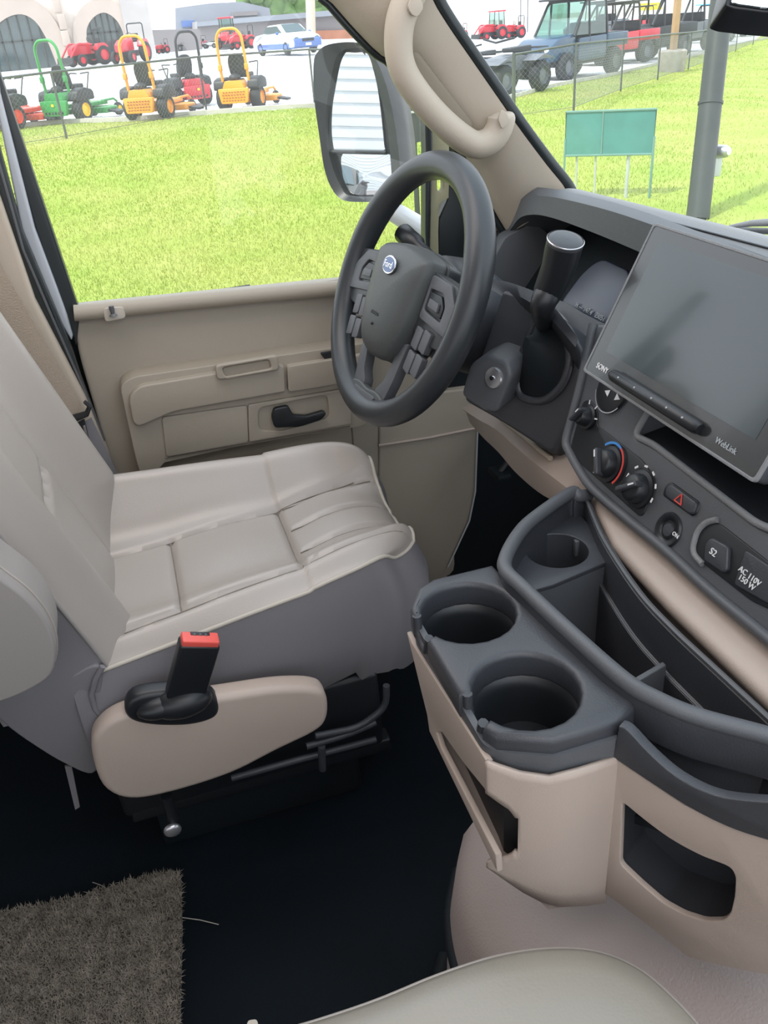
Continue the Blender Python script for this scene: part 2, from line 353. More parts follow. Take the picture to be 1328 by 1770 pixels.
# lock knob in its bright recess
mb=MB(); c=dp(197,545,1.478)
mb.prism(fillet([dp(178,533,1.474),dp(214,530,1.474),dp(218,550,1.474),dp(182,557,1.474)],.006,3),(0,0.02,0)); mb.build('lock_knob_bezel',PIP,dr,bev=0.003)
MB().lathe([(0,0.018),(0.004,0.017),(0.0045,0.012),(0.003,0.004),(0.007,0.0),(0,0)],dp(196,546,1.468),(0,0,1),12).build('lock_knob',JGR if False else DKG,dr)
# window switch
MB().prism(fillet([dp(554,611,1.45),dp(590,604,1.45),dp(597,620,1.45),dp(566,627,1.45)],.003,3),(0,0.008,0)).build('window_switch',BLK,dr,bev=0.002)
# lower hinge pillar / kick panel
kp=[dp(655,690),dp(815,670),dp(826,742),dp(822,850),dp(812,900),dp(775,980),dp(765,1040),dp(655,1040)]
m=MB().prism([p+V(0,-0.004,0) for p in kp],(0,0.05,0)); kk=thing('kick_panel','tan kick panel between driver door and dark footwell','panel',(0.48,1.5,0))
m.build('panel',TAN2,kk,bev=0.004)
MB().tube(pxs([(655,770),(740,757),(824,740)],lambda x,y:at(x,y,'y',1.494)),0.003,8).build('panel_groove',TAN,kk)
MB().tube(pxs([(826,744),(822,850),(812,900),(775,980)],lambda x,y:at(x,y,'y',1.49)),0.0018,6).build('edge_trim',GPT,kk)
# window glass (driver) and front window pillar trims
m=MB().prism([dp(-60,-60,1.515),V(0.36,1.515,1.30),V(0.56,1.515,1.0),V(0.53,1.515,0.74),dp(130,545,1.515)],(0,0.004,0)); tag(m.build('window_1',GLS,smooth=False),'driver door side window glass',kind='structure')
MB().tube(pxs([(128,534),(300,516),(470,499),(602,484),(740,470)],lambda x,y:at(x,y,'y',1.505)),0.0028,6).build('window_seal',SEAL,dr)
# upright of the window at the mirror: black channel and sail trim with slot
wp=lambda x,y,Y=1.5: at(x,y,'y',Y)
strip([(734,150),(737,260),(736,400),(738,480)],[(748,150),(749,260),(744,400),(745,500)],1.49,0.03,SEAL,'trim_5',label='black front window channel')
ssg=mat('sail_trim_olive',(0.36,0.34,0.22),0.6,var=0.05)
mb=MB(); plate(mb,pxs([(746,120),(776,150),(777,300),(776,342),(760,352),(758,400),(760,520),(742,520),(744,400),(746,300)],wp),[fillet(pxs([(756,305),(768,305),(768,328),(762,334),(756,328)],wp),.003,2)],V(0,1.5,0),V(0,-1,0),V(0,0,1),0.02,0.001)
tag(mb.build('trim_6',ssg),'olive tan front door frame trim with slot',kind='structure')
strip([(772,130),(776,300),(774,345),(758,380),(757,540)],[(790,150),(880,330),(905,400),(900,540)],1.512,0.03,SEAL,'trim_7',label='black door frame recess')
# ------------------------------------------------------------------ windshield pillar with grab handle
pr=thing('windshield_pillar','tan windshield pillar trim left of the windshield','pillar',(0.65,1.42,0.8))
pp=lambda x,y,Y=1.40: at(x,y,'y',Y)
pf=[(560,-6),(570,0),(612,48),(655,92),(668,98),(700,130),(745,195),(800,262),(838,330),(860,372),(880,405)]
pb=[(735,-40),(748,0),(775,45),(815,103),(856,162),(900,225),(945,285),(975,322),(985,345)]
A_=cr(pxs(pf,pp),4); B_=cr(pxs(pb,lambda x,y:at(x,y,'y',1.33)),4)
def resamp(P,n):
    P=[Vector(p) for p in P]; L=[0]
    for a,b in zip(P,P[1:]): L.append(L[-1]+(b-a).length)
    out=[]
    for k in range(n):
        t=L[-1]*k/(n-1); i=max(j for j in range(len(L)) if L[j]<=t+1e-9); i=min(i,len(P)-2)
        w=(t-L[i])/max(L[i+1]-L[i],1e-9); out.append(P[i].lerp(P[i+1],min(w,1)))
    return out
A_=resamp(A_,30); B_=resamp(B_,30)
rows=[]
for k in range(9):
    t=k/8; rows.append([a.lerp(b,t)+V(-0.018,-0.012,0.0)*math.sin(math.pi*t)*(1 if t<.99 else 0) for a,b in zip(A_,B_)])
rows.insert(0,[a+V(0.01,0.05,0) for a in A_]); rows.append([b+V(0.02,0.05,0) for b in B_])
MB().loft(rows+[rows[0]]).build('pillar_cover',PIL,pr)
MB().tube([b+V(0.012,0.006,0) for b in B_],0.009,8).build('windshield_seal',SEAL,pr)
MB().tube([a+V(-0.004,0.012,0) for a in A_],0.006,8).build('door_seal',SEAL,pr)
# flat wedge behind handle, its shade painted as darker brown
gp=lambda x,y,Y=1.325: at(x,y,'y',Y)
MB().prism(fillet(pxs([(714,88),(724,92),(818,214),(814,236),(800,236),(716,120)],lambda x,y:at(x,y,'y',1.335)),.006,3),(0,0.008,0)).build('handle_shade_wedge',HRS,pr,bev=0.002)
gh=thing('grab_handle','padded tan grab handle curving along the windshield pillar','handle',tuple(gp(760,170)))
gpath=cr(pxs([(726,-40),(706,0),(694,30),(689,65),(692,105),(708,142),(745,190),(785,228),(820,250),(846,244),(861,226),(867,206),(867,194)],gp),5)
N=len(gpath); rs=[0.026 if i<8 else 0.0225 for i in range(N)]
rs=[(0.0225-0.002*math.sin(math.pi*i/(N-1)))*(1.0 if i<N-5 else [.98,.92,.80,.62,.35][i-(N-5)]) for i in range(N)]
MB().tube(gpath,rs,16,up=(0.2,-1,0.2)).build('grip',PIL,gh)
MB().prism(fillet(pxs([(861,205),(868,188),(880,200),(877,216),(868,224)],lambda x,y:at(x,y,'y',1.2955)),.005,4),(0,0.004,0)).build('screw_cap',PIL,gh,bev=0.0008)
MB().prism(fillet(pxs([(705,12),(712,-6),(728,-2),(733,14),(722,30),(712,26)],lambda x,y:at(x,y,'y',1.297)),.005,4),(0,0.006,0)).build('screw_cap',PIL,gh,bev=0.0008)
# windshield glass
wb=V(1.02,1.38,0.86); wt=V(0.30,1.36,1.47)
m=MB().prism([V(0.80,1.50,0.86),V(0.36,1.50,1.42),V(0.36,-0.4,1.42),V(0.80,-0.4,0.86)],(0.005,0,0.004)); tag(m.build('window_2',GLW,smooth=False),'windshield glass',kind='structure')
# ------------------------------------------------------------------ engine cover
ec=thing('engine_cover','pinkish tan molded engine cover rising from the black floor','cover',(0.4,0.4,0))
base=[V(.225,.66,0),V(.19,.60,0),V(.175,.52,0),V(.18,.42,0),V(.20,.30,0),V(.22,.1,0),V(.24,-.3,0)]
def ecrow(dz,din): return [p+V(din*1.0,-din*0.4 if i<2 else 0,dz) for i,p in enumerate(base)]
rows=[]
for dz,din in ((0,0),(.1,.004),(.2,.01),(.27,.018),(.305,.035),(.325,.065),(.335,.10),(.355,.2),(.375,.30)):
    rows.append(cr(ecrow(dz,din),8))
rows.append([p+V(.45,0,.02) for p in rows[-1]])
# side wall toward driver
side=[[r[0]+V(0.0,0.0,0) for r in rows]]
side.append([V(0.70,0.66,p.z) for p in side[0]])
MB().loft(rows).build('cover_shell',CVR,ec)
MB().loft(side).build('cover_side',CVR,ec)
sl=cr([p+V(-0.012,0.003,0.012) for p in base],8)
MB().tube([p+V(0,0,0.0) for p in sl],0.014,10).build('floor_seal',RUB,ec)
sl=[p+V(0.0,0,0.0) for p in rows[2]]
MB().tube(sl,0.008,10).build('cover_gasket',RUB,ec)
# carpet riser hump of the floor mat against the cover
# ================================================================== driver seat
st=thing('driver_seat','beige leather driver seat with ribbed cushion front and piping','seat',(0.08,1.15,0))
nu,nv=120,90
def gauss(x,c,w): return math.exp(-((x-c)/w)**2)
def cush(u,v):
    x0=-0.19; near=.918+.052*u
    far=1.345
    xf=.322
    k=abs(2*v-1)
    xr=xf-0.045*max(0,(k-.72)/.28)**2.4-.004*k
    x=x0+(xr-x0)*u
    g=max(0,(u-.82)/.18)
    near+=0.022*g**2.6; far-=0.03*g**2.6
    y=near+(far-near)*v
    z=.458
    yn=(y-near)
    # near bolster, far bolster
    z+=.032*gauss(yn,.050,.035)*(0.45+.55*u)
    z+=.100*gauss(far-y,.052,.046)*(1.0-.35*u)
    # edges falling to the piping
    z-=(.018-.022*u)*math.exp(-yn/.014)-.012*u*math.exp(-yn/.05); z-=.075*math.exp(-(far-y)/.022)
    z-=.022*math.exp(-(1-u)*(xr-x0)/.012)
    z+=.008*math.sin(math.pi*min(1,max(0,(x+.04)/.18)))*(1 if -.04<x<.14 else 0)*gauss(y,1.12,.12)
    # front ribbed section
    if x>.143:
        q=(x-.143)/.18; z+=.016*math.sin(math.pi*min(1,q))*gauss(y,1.13,.16)
        for ys in (1.065,1.135,1.205):
            yy=y-(ys+0.012*math.sin(q*2.2)+.01*q); z-=.007*gauss(yy,0,.005)*min(1,q*6)
        z+=0.003
    # seams
    inn=seam_near(x)<y<seam_far(x)
    for xs in (-.036,.143):
        if inn: z-=.007*gauss(x,xs,.005)
    for sy in (seam_near(x),seam_far(x)): z-=.008*gauss(y,sy,.005)
    return V(x,y,z)
def seam_near(x): return .962+max(0,x+.13)*0.14
def seam_far(x): return 1.185+max(0,x+.13)*0.11
rows=[[cush(i/nu,(j/nv)) for j in range(nv+1)] for i in range(nu+1)]
MB().loft(rows).build('cushion_top',LEA,st)
edge=[rows[i][0] for i in range(nu+1)]+[rows[nu][j] for j in range(1,nv)]+[rows[i][nv] for i in range(nu,-1,-1)]
edge=resamp(edge,140)
MB().tube([p+V(0,0,0.001) for p in edge],0.0032,8).build('piping',PIP,st)
ctr=V(.08,1.15,.45)
def outw(p):
    d=V(max(0,p.x-.18)*9,(p.y-1.155)*2.2,0); return d.normalized()
sk=[]
for dz,do in ((0,0),(-.012,.004),(-.05,.010),(-.10,.012),(-.15,.006),(-.19,-.01)):
    sk.append([p+outw(p)*(do+ (0.01 if dz<-.04 and p.x>.24 else 0))+V(0,0,dz*(1.0+0.12*(p.x>.2))) for p in edge])
MB().loft(sk).build('cushion_skirt',LEG,st)
def cxy(x,y):
    u=(x+.19)/.51; v=.5
    for _ in range(12):
        k=abs(2*v-1); xr=.322-0.045*max(0,(k-.72)/.28)**2.4-.004*k; u=min(1,max(0,(x+.19)/(xr+.19)))
        near=.918+.052*u; g=max(0,(u-.82)/.18); near+=.022*g**2.6; far=1.345-.03*g**2.6; v=min(1,max(0,(y-near)/(far-near)))
    return cush(u,v)+V(0,0,.0008)
def seam(P,par,name='stitched_seam',r=.0011): MB().tube(P,r,6).build(name,THR,par)
seam([cxy(-.15+.45*i/40,seam_near(-.15+.45*i/40)) for i in range(41)],st)
seam([cxy(-.15+.43*i/40,seam_far(-.15+.43*i/40)) for i in range(41)],st)
for xs in (-.036,.143): seam([cxy(xs,seam_near(xs)+(seam_far(xs)-seam_near(xs))*i/24) for i in range(25)],st)
for y0_ in (1.065,1.135,1.205): seam([cxy(.15+.158*i/20,y0_+.012*math.sin((.007+.158*i/20)/.18*2.2)+.01*(.007+.158*i/20)/.18)+V(0,0,.0006) for i in range(21)],st)
# stitched seams on the back
def onseat(x,y):
    u=(x+.20)/.522; 
    best=min((rows[i][j] for i in range(0,nu+1) for j in range(0,nv+1)),key=lambda p:(p.x-x)**2+(p.y-y)**2); return best
# seat back: leaning surface with bolsters
def back(h,v):
    # h: height along back, v: 0 near .. 1 far
    y=.925+v*.44; z=.40+h*.62
    x=-.130-.33*(z-.465)
    e=.030
    x+=.030*gauss(y,.988,.034)+.060*gauss(y,1.285,.050)*min(1,max(0,(z-.40)/.15))
    x-=.016*math.exp(-(y-.925)/.012)+.09*math.exp(-(1.365-y)/.022)
    for sy in (1.045,1.185): x-=.009*gauss(y,sy,.005)
    if 1.045<y<1.185:
        x-=.008*gauss(z,.63+(y-1.14)*.25,.006); x+=.006*math.sin(math.pi*min(1,max(0,(y-1.045)/.19)))
    x-=.03*math.exp(-(z-.40)/.02)
    return V(x,y,z)
br=[[back(i/90,j/90) for j in range(91)] for i in range(91)]
MB().loft(br).build('backrest',LEA,st)
def bxy(z,y): return back((z-.40)/.62,(y-.925)/.44)+V(.0008,0,0)
for sy in (1.045,1.185): seam([bxy(.47+.5*i/40,sy) for i in range(41)],st)
seam([bxy(.63+(y_-1.14)*.25,y_) for y_ in [1.045+.14*i/20 for i in range(21)]],st)
nearE=[br[i][0] for i in range(91)]; farE=[br[i][90] for i in range(91)]
m=MB(); m.loft([nearE,[p+V(-.05,-.012,0) for p in nearE],[p+V(-.13,-.008,0) for p in nearE],[p+V(-.155,.05,0) for p in nearE]])
m.loft([farE,[p+V(-.06,.012,0) for p in farE],[p+V(-.155,-.03,0) for p in farE]]); 
m.loft([[p+V(-.155,.05,0) for p in nearE],[p+V(-.155,-.03,0) for p in farE]])
m.build('backrest_side',LEG,st)
MB().tube([p+V(0.0,0,0) for p in nearE[6:]],0.0028,8).build('back_piping',LEB,st)
# lower rear cover of the seat back
sd=lambda x,y,Y=.915: at(x,y,'y',Y)
low=[sd(-60,1120),sd(60,1190),sd(165,1150),sd(176,1190),sd(166,1250),sd(178,1300),sd(160,1338),sd(110,1320),sd(60,1290),sd(20,1262),sd(-10,1235),sd(-70,1180)]
MB().prism(cr(low,5,True),(0,.40,0)).build('back_skirt',LEG,st,bev=0.018,seg=4)
MB().tube(pxs([(178,1152),(166,1172),(158,1200),(164,1225),(182,1245)],lambda x,y:at(x,y,'y',.912)),0.004,8).build('skirt_hem',LEG,st)
# flap of cushion cover wrapping to the rear
fl=[sd(178,1158,.925),sd(230,1120,.925),sd(330,1090,.925),sd(330,1180,.925),sd(240,1205,.925),sd(182,1240,.925),sd(160,1200,.925)]
pass
# side shield (tan plastic)
sh=lambda x,y,Y=.872: at(x,y,'y',Y)
so=cr(pxs([(158,1298),(172,1262),(215,1236),(300,1218),(378,1207),(480,1192),(545,1192),(566,1208),(566,1245),(545,1268),(480,1300),(400,1340),(300,1372),(225,1384),(178,1362)],sh),5,True)
MB().prism(so,(0,.035,0)).build('side_shield',TAN,st,bev=0.010,seg=4)
# buckle boot
bo=cr(pxs([(216,1228),(236,1205),(300,1196),(360,1200),(379,1220),(372,1243),(330,1256),(270,1257),(228,1248)],lambda x,y:at(x,y,'y',.868)),5,True)
MB().prism(bo,(0,.028,0)).build('buckle_boot',BLK,st,bev=0.008,seg=3)
c=at(300,1222,'y',.872); rows_=[]
for k in range(7):
    t=k/6; cc=c.lerp(at(318,1196,'y',.860),t); w=.040*(1-t)+.014*t
    rows_.append([cc+V(math.cos(a)*w,math.sin(a)*w*.6,math.sin(a)*w*0.25-0.008*math.cos(3*a)*(1-t)) for a in [2*math.pi*i/20 for i in range(20)]])
MB().ball(at(315,1214,'y',.864),.030,(1.3,.7,.7),20).ball(at(278,1222,'y',.864),.024,(1.3,.7,.6),20).build('boot_gaiter',BLK,st)
# base, rails and lever under the seat
MB().box((.02,1.15,.20),(.42,.36,.16)).build('seat_base',BLK,st,bev=.01)
MB().box((.03,.985,.12),(.42,.03,.025)).build('slide_rail',BLK,st,bev=.004)
MB().box((.06,1.33,.12),(.50,.03,.035)).build('slide_rail',BLK,st,bev=.004)
MB().box((.02,1.17,.05),(.34,.34,.10)).build('pedestal',RUB,st,bev=.01)
for L in ([(545,1272),(620,1258),(668,1222),(668,1185)],[(530,1290),(600,1270),(650,1248)],[(400,1345),(520,1312),(650,1278)]):
    MB().tube(fillet(pxs(L,lambda x,y:at(x,y,'y',.925)),.02,4,False),.0055,8).build('adjust_bar',DKP,st)
MB().tube(pxs([(556,1290),(558,1330)],lambda x,y:at(x,y,'y',.92)),.006,8).build('rail_bolt',DKP,st)
lv=at(295,1400,'y',.90)
MB().cyl(lv+V(0,0,.03),lv+V(0,0,-.02),.008).build('lever_stem',BLK,st)
MB().ball(lv+V(-.004,-.01,-.03),.010,(1.3,.7,1.2)).build('lever_knob',SIL,st)
MB().prism(pxs([(112,1325),(124,1325),(138,1395),(130,1400)],lambda x,y:at(x,y,'y',.93)),(0,.003,0)).build('cover_strap',LEG,st)
# folded armrest
ar=lambda x,y,Y=.80: at(x,y,'y',Y)
ap=cr(pxs([(-150,905),(-60,950),(0,998),(48,1035),(80,1075),(96,1120),(90,1165),(55,1192),(0,1215),(-90,1235),(-170,1100)],ar),5,True)
MB().prism(ap,(0,.075,0)).build('armrest',LEB,st,bev=.016,seg=5)
MB().tube([p+V(.0,.018,0) for p in ap],.0020,6,closed=True).build('armrest_piping',LEA,st)
# ------------------------------------------------------------------ buckle
bk=thing('seat_belt_buckle','black seat belt buckle with red release button beside driver seat','buckle',tuple(at(320,1200,'y',.862)))
top=at(345,1108,'y',.858); bot=at(320,1200,'y',.868); ax=(top-bot).normalized(); sx_=V(1,0,0); sx_=(sx_-ax*sx_.dot(ax)).normalized(); sy_=ax.cross(sx_)
R=Matrix((sx_,sy_,ax)).transposed()
ln=(top-bot).length
MB().box((top+bot)/2,(.050,.022,ln),R).build('buckle_body',BLK,bk,bev=.004)
MB().box(top+ax*.002,(.046,.019,.010),R).build('release_button',RED,bk,bev=.002)
MB().box(top+ax*.004-sy_*-.0055,(.024,.006,.008),R).build('latch_slot',BLK,bk,bev=.001)
for k in (-1,0,1): MB().ball(top+ax*.006+sx_*k*.007+sy_*.004,.0026).build('button_ridge',DKG,bk)
MB().cyl(bot+ax*.004,bot-ax*.02,.012).build('stalk',BLK,bk)
# ------------------------------------------------------------------ shoulder belt
sb_=thing('seat_belt','tan shoulder belt webbing hanging along the B pillar','seat belt',tuple(at(140,720,'y',1.40)))
bw=lambda x,y,Y: at(x,y,'y',Y)
def strap(L,Rr,YL,YR,name,m,par,t=.0022):
    a=resamp(pxs(L,lambda x,y:at(x,y,'y',YL)),24); b=resamp(pxs(Rr,lambda x,y:at(x,y,'y',YR)),24)
    q=V(0,t,0); MB().loft([a,b,[p+q for p in b],[p+q for p in a],a]).build(name,m,par)
strap([(-30,360),(0,560),(60,650),(122,736)],[(-30,300),(0,455),(60,560),(140,702)],1.405,1.415,'upper_webbing',WEB,sb_)
strap([(-40,540),(0,590),(20,625)],[(-40,470),(0,545),(28,640)],1.425,1.43,'retracting_webbing',LEG,sb_)
strap([(128,742),(160,800),(184,862)],[(158,722),(190,790),(214,846)],1.40,1.41,'lower_webbing',LEG,sb_)
MB().tube(pxs([(112,742),(130,722),(150,715),(155,702),(146,694)],lambda x,y:at(x,y,'y',1.398)),[.012,.010,.008,.007,.005],10,flat=.6).build('latch_guide',BLK,sb_)
MB().prism(fillet(pxs([(118,740),(146,724),(155,762),(150,768),(140,768)],lambda x,y:at(x,y,'y',1.396)),.003,3),(0,.003,0)).build('latch_cover',BLK,sb_,bev=.001)
MB().prism(fillet(pxs([(143,736),(147,735),(154,760),(150,763)],lambda x,y:at(x,y,'y',1.393)),.001,3),(0,.003,0)).build('latch_tongue',CHR,sb_,bev=.0005)
MB().prism(fillet(pxs([(132,752),(139,750),(143,764),(139,766)],lambda x,y:at(x,y,'y',1.393)),.001,3),(0,.003,0)).build('latch_tongue',CHR,sb_,bev=.0005)
# ------------------------------------------------------------------ passenger seat
ps=thing('passenger_seat','corner of beige leather passenger seat cushion at the bottom','seat',(.1,.15,0))
pc=lambda x,y,z=.50: at(x,y,'z',z)
op=pxs([(330,1850),(440,1800),(540,1772),(650,1735),(760,1690),(860,1658),(950,1645),(1030,1650),(1100,1678),(1160,1728),(1215,1790),(1290,1900)],pc)
op=cr(op,6)
cen=V(.10,.12,.515); rows=[]
for t,dz in ((1,0),(.985,.010),(.95,.020),(.88,.027),(.7,.030),(.4,.032),(0.02,.034)): rows.append([cen+V((p.x-cen.x)*t,(p.y-cen.y)*t,-.015+dz) for p in op])
MB().loft(rows).build('cushion_top',LEO,ps)
MB().loft([op,[p+(p-cen).normalized()*.008+V(0,0,-.02) for p in op],[p+(p-cen).normalized()*.01+V(0,0,-.10) for p in op],[p+V(0,0,-.17) for p in op]]).build('cushion_side',LEB,ps)
MB().tube(op,.0034,8).build('piping',LEA,ps)
MB().box((.08,.10,.17),(.26,.30,.34)).build('seat_base',BLK,ps,bev=.01)
MB().prism(fillet(pxs([(430,1768),(445,1766),(452,1790),(425,1790)],lambda x,y:at(x,y,'z',.42)),.002,2),(0,0,.004)).build('seat_tab',PIP,ps)
# ================================================================== steering wheel
wa,wbt=.438,.138; wc=V(.364,1.151,.808)
wn=V(-math.cos(wa)*math.cos(wbt),-math.cos(wa)*math.sin(wbt),math.sin(wa)); ws=V(0,0,1).cross(wn).normalized(); wt_=wn.cross(ws)
def W(x,y,h=0): return wc+ws*x+wt_*y+wn*h
sw=thing('steering_wheel','black steering wheel with oval badge on its pad','steering wheel',tuple(wc))
def rimp(k,r=.178,h=0): return W(math.sin(k)*r,math.cos(k)*r,h)
path=[rimp(2*math.pi*k/96) for k in range(96)]
rr=[.0195+.0012*math.exp(-((abs(((k/96*360+180)%360)-180)-65)/18)**2) for k in range(96)]
MB().tube(path,rr,20,closed=True,up=tuple(wn)).build('rim',WHL,sw)
# airbag pad: domed shield
pout=[(-.075,.045),(-.062,.058),(0,.066),(.062,.058),(.075,.045),(.074,.010),(.066,-.045),(.046,-.085),(.018,-.100),(-.018,-.100),(-.046,-.085),(-.066,-.045),(-.074,.010)]
po=cr([V(x,y,0) for x,y in pout],5,True); rows=[]
for t,hh in ((1.0,-.03),(1.0,.004),(.97,.016),(.90,.023),(.7,.029),(.4,.033),(.01,.034)):
    rows.append([W(p.x*t,-.012+(p.y+.012)*t,hh) for p in po])
MB().loft(rows,True,True,True).build('airbag_pad',PAD,sw)
# emblem
em=[W(-.0+math.cos(a)*.019,.030+math.sin(a)*.013,.0335) for a in [2*math.pi*i/32 for i in range(32)]]
MB().prism(em,wn*.0025).build('badge_rim',CHR,sw,bev=.0008)
em=[W(math.cos(a)*.0165,.030+math.sin(a)*.0108,.036) for a in [2*math.pi*i/32 for i in range(32)]]
MB().prism(em,wn*.0008).build('badge_plate',FBL,sw)
text('Ford',.0135,W(0,.030,.0370),ws,wt_,CHR,sw,'badge_lettering')
text('AIRBAG',.0075,W(0,-.040,.0335),ws,wt_,BLK,sw,'pad_lettering')
MB().ball(W(0,-.055,.0330),.0022).build('pad_mark',BLK,sw)
# hub behind the pad and spokes
hub=cr([V(x*1.08,y*1.02,0) for x,y in pout],4,True)
MB().loft([[W(p.x,p.y,-.012) for p in hub],[W(p.x*.9,p.y*.9,-.05) for p in hub]],True,True,True).build('hub',WHL,sw,bev=.003)
for sgn in (-1,1):
    sp=[(.060,.045),(.110,.040),(.145,.036),(.170,.030),(.172,-.022),(.150,-.048),(.120,-.050),(.065,-.040)]
    sp=fillet([W(x*sgn,y,.004) for x,y in sp],.008,3)
    MB().prism(sp,wn*-.022).build('spoke',WHL,sw,bev=.004)
    # gray bezel frame round the buttons
    mb=MB(); fo=[W(x*sgn,y,.0085) for x,y in [(.078,.040),(.130,.036),(.158,.010),(.160,-.030),(.078,-.020)]]
    ho=[W(x*sgn,y,.0085) for x,y in [(.084,.022),(.120,.022),(.134,.006),(.134,-.014),(.084,-.008)]]
    plate(mb,fillet(fo,.006,3),[fillet(ho,.004,3)],W(0,0,.0085),wn,wt_,.006,.0012)
    mb.build('button_bezel',DKG,sw)
    sw_=MB(); sw_.prism(fillet([W(x*sgn,y,.008) for x,y in [(.086,.018),(.116,.018),(.130,.004),(.130,-.010),(.086,-.005)]],.003,3),wn*-.006); sw_.build('rocker_switch',BLK,sw,bev=.001)
    MB().prism(fillet([W(x*sgn,y,.011) for x,y in [(.094,.010),(.120,.008),(.122,-.004),(.094,-.001)]],.002,3),wn*-.006).build('switch_key',DKG,sw,bev=.001)
    for j in range(4):
        xx=.082+.022*(j%2); yy=-.034-.034*(j//2)
        q=[(xx,yy),(xx+.019,yy-.003),(xx+.016,yy-.033),(xx-.002,yy-.029)]
        MB().prism(fillet([W(a*sgn,b+.004,.008) for a,b in q],.003,3),wn*-.010).build('control_button',DKG,sw,bev=.0012)
    # lower spoke legs
    q=[(.040,-.075),(.060,-.062),(.072,-.085),(.066,-.105),(.040,-.150),(.030,-.160),(.012,-.152),(.014,-.144)]
    MB().prism(fillet([W(a*sgn,b,.004) for a,b in [(.044,-.070),(.068,-.060),(.060,-.120),(.050,-.160),(.020,-.162),(.020,-.142),(.034,-.128),(.042,-.100)]],.004,3),wn*-.016).build('spoke',DKG,sw,bev=.003)
q=cr([W(x,y,.008) for x,y in [(-.052,-.152),(-.030,-.146),(0,-.149),(.030,-.146),(.052,-.152),(.040,-.166),(0,-.175),(-.040,-.166)]],4,True)
MB().prism(q,wn*-.014).build('lower_trim',PAD,sw,bev=.003)
q=cr([W(x,y,.0105) for x,y in [(-.034,-.154),(0,-.154),(.034,-.154),(.024,-.164),(0,-.169),(-.024,-.164)]],4,True)
MB().prism(q,wn*-.006).build('lower_trim_inlay',SIL if False else DKG,sw,bev=.0015)
# ================================================================== steering column
sc=thing('steering_column','dark steering column shroud with key cylinder and stalk','steering column',tuple(wc-wn*.15))
rows=[]
for dd,rx,ry in ((.045,.055,.055),(.055,.068,.068),(.10,.078,.082),(.15,.078,.075),(.19,.070,.060),(.21,.055,.045)):
    rows.append([W(math.cos(a)*rx*(1.0+.12*abs(math.cos(a))),math.sin(a)*ry-(dd-.05)*.15,-dd) for a in [2*math.pi*i/40 for i in range(40)]])
MB().loft(rows,True,True,True).build('shroud',DKP,sc)
cx=lambda x,y,X=.40: pln(x,y,(X,1.06,.70),(-1,-.45,.25))
q=fillet([cx(*p,.385) for p in [(812,630),(845,614),(876,626),(884,650),(858,716),(835,712),(796,684)]],.008,4)
MB().prism(q,V(.06,.035,.01)).build('ignition_housing',DKG,sc,bev=.006)
kc=cx(855,653,.384); kn=V(-1,-.45,.25).normalized()
MB().lathe([(0,.004),(.011,.004),(.0135,.0035),(.0145,0),(.0145,-.006)],kc,kn,32).build('key_cylinder',SIL,sc)
MB().lathe([(0,.0062),(.0032,.0062),(.004,.0045),(.004,0)],kc,kn,20).build('key_slot_ring',CHR,sc)
MB().box(kc+kn*.0062,(.0008,.001,.005)).build('key_slot',BLK,sc)
# lower shroud body to the right of and below the key cylinder
q=fillet([cx(*p,.43) for p in [(800,690),(822,640),(850,560),(868,498),(930,520),(985,560),(1010,610),(1000,680),(975,745),(955,785),(860,724)]],.01,4)
MB().prism(q,V(.04,.02,-.03)).build('lower_shroud',DKP,sc,bev=.012)
# hood between wheel and cluster
hp_=[[(846,482),(880,492),(905,508),(935,540)],[(846,530),(885,545),(915,575),(925,640)]]
sf=[cr([pln(x,y,(.465,1.06,.80),(-1,0,.55)) for x,y in L],6) for L in ([(838,482),(872,486),(915,500),(945,515),(970,545),(1000,585)],[(846,500),(880,505),(912,520),(940,540),(965,565),(995,600)])]+[cr([cx(x,y,.432) for x,y in [(868,512),(895,530),(925,550),(950,570),(975,600),(1000,640)]],6)]
_unused=[[] for L in ([(838,482),(872,486),(915,500),(960,530),(1000,560),(1020,590)],[(846,500),(880,505),(912,530),(950,570),(985,610),(1005,650)],[(864,545),(888,590),(915,640),(940,690),(965,730),(990,740)],[(880,665),(890,695),(905,720),(930,750),(950,780),(980,790)])]
MB().loft(sf+[[p+V(.04,0,-.02) for p in sf[-1]]]).build('upper_shroud',DKP,sc)
# turn signal stalk
a=dep(745,445,1.26); b=dep(697,403,1.31)
MB().tube([a+(a-b)*.5,a,a.lerp(b,.45),a.lerp(b,.5),b,b+(b-a)*.04],[.008,.009,.010,.0145,.0155,.012],16).build('turn_signal_stalk',BLK,sc)
bs=lambda x,y: cx(x,y,.426)
# ================================================================== gear lever
gl=thing('gear_shift_lever','black column gear lever with capped cylindrical grip','gear lever',tuple(dep(945,600,.99)))
g=[dep(978,415,.93),dep(966,462,.955),dep(948,505,.98)]
MB().tube([g[0],g[0].lerp(g[1],.4),g[1],g[2]],[.0205,.0205,.0195,.0175],24).build('grip',BLK,gl)
axg=(g[0]-g[1]).normalized()
MB().lathe([(.0,.0035),(.014,.003),(.0185,.0015),(.0207,0),(.0207,-.004)],g[0],axg,32).build('grip_cap',DKP,gl)
MB().lathe([(.0210,-.0008),(.0212,.0005),(.0205,.0012)],g[0],axg,32).build('grip_cap_ring',SIL,gl)
MB().tube(cr([g[2],dep(938,530,.985),bs(944,560),bs(944,590)+V(.02,.01,0)],5),[.0165,.0165,.016,.0155,.015,.0145,.014,.014,.0135,.013,.013,.0125,.012,.012,.012,.011],14).build('lever_neck',BLK,gl)
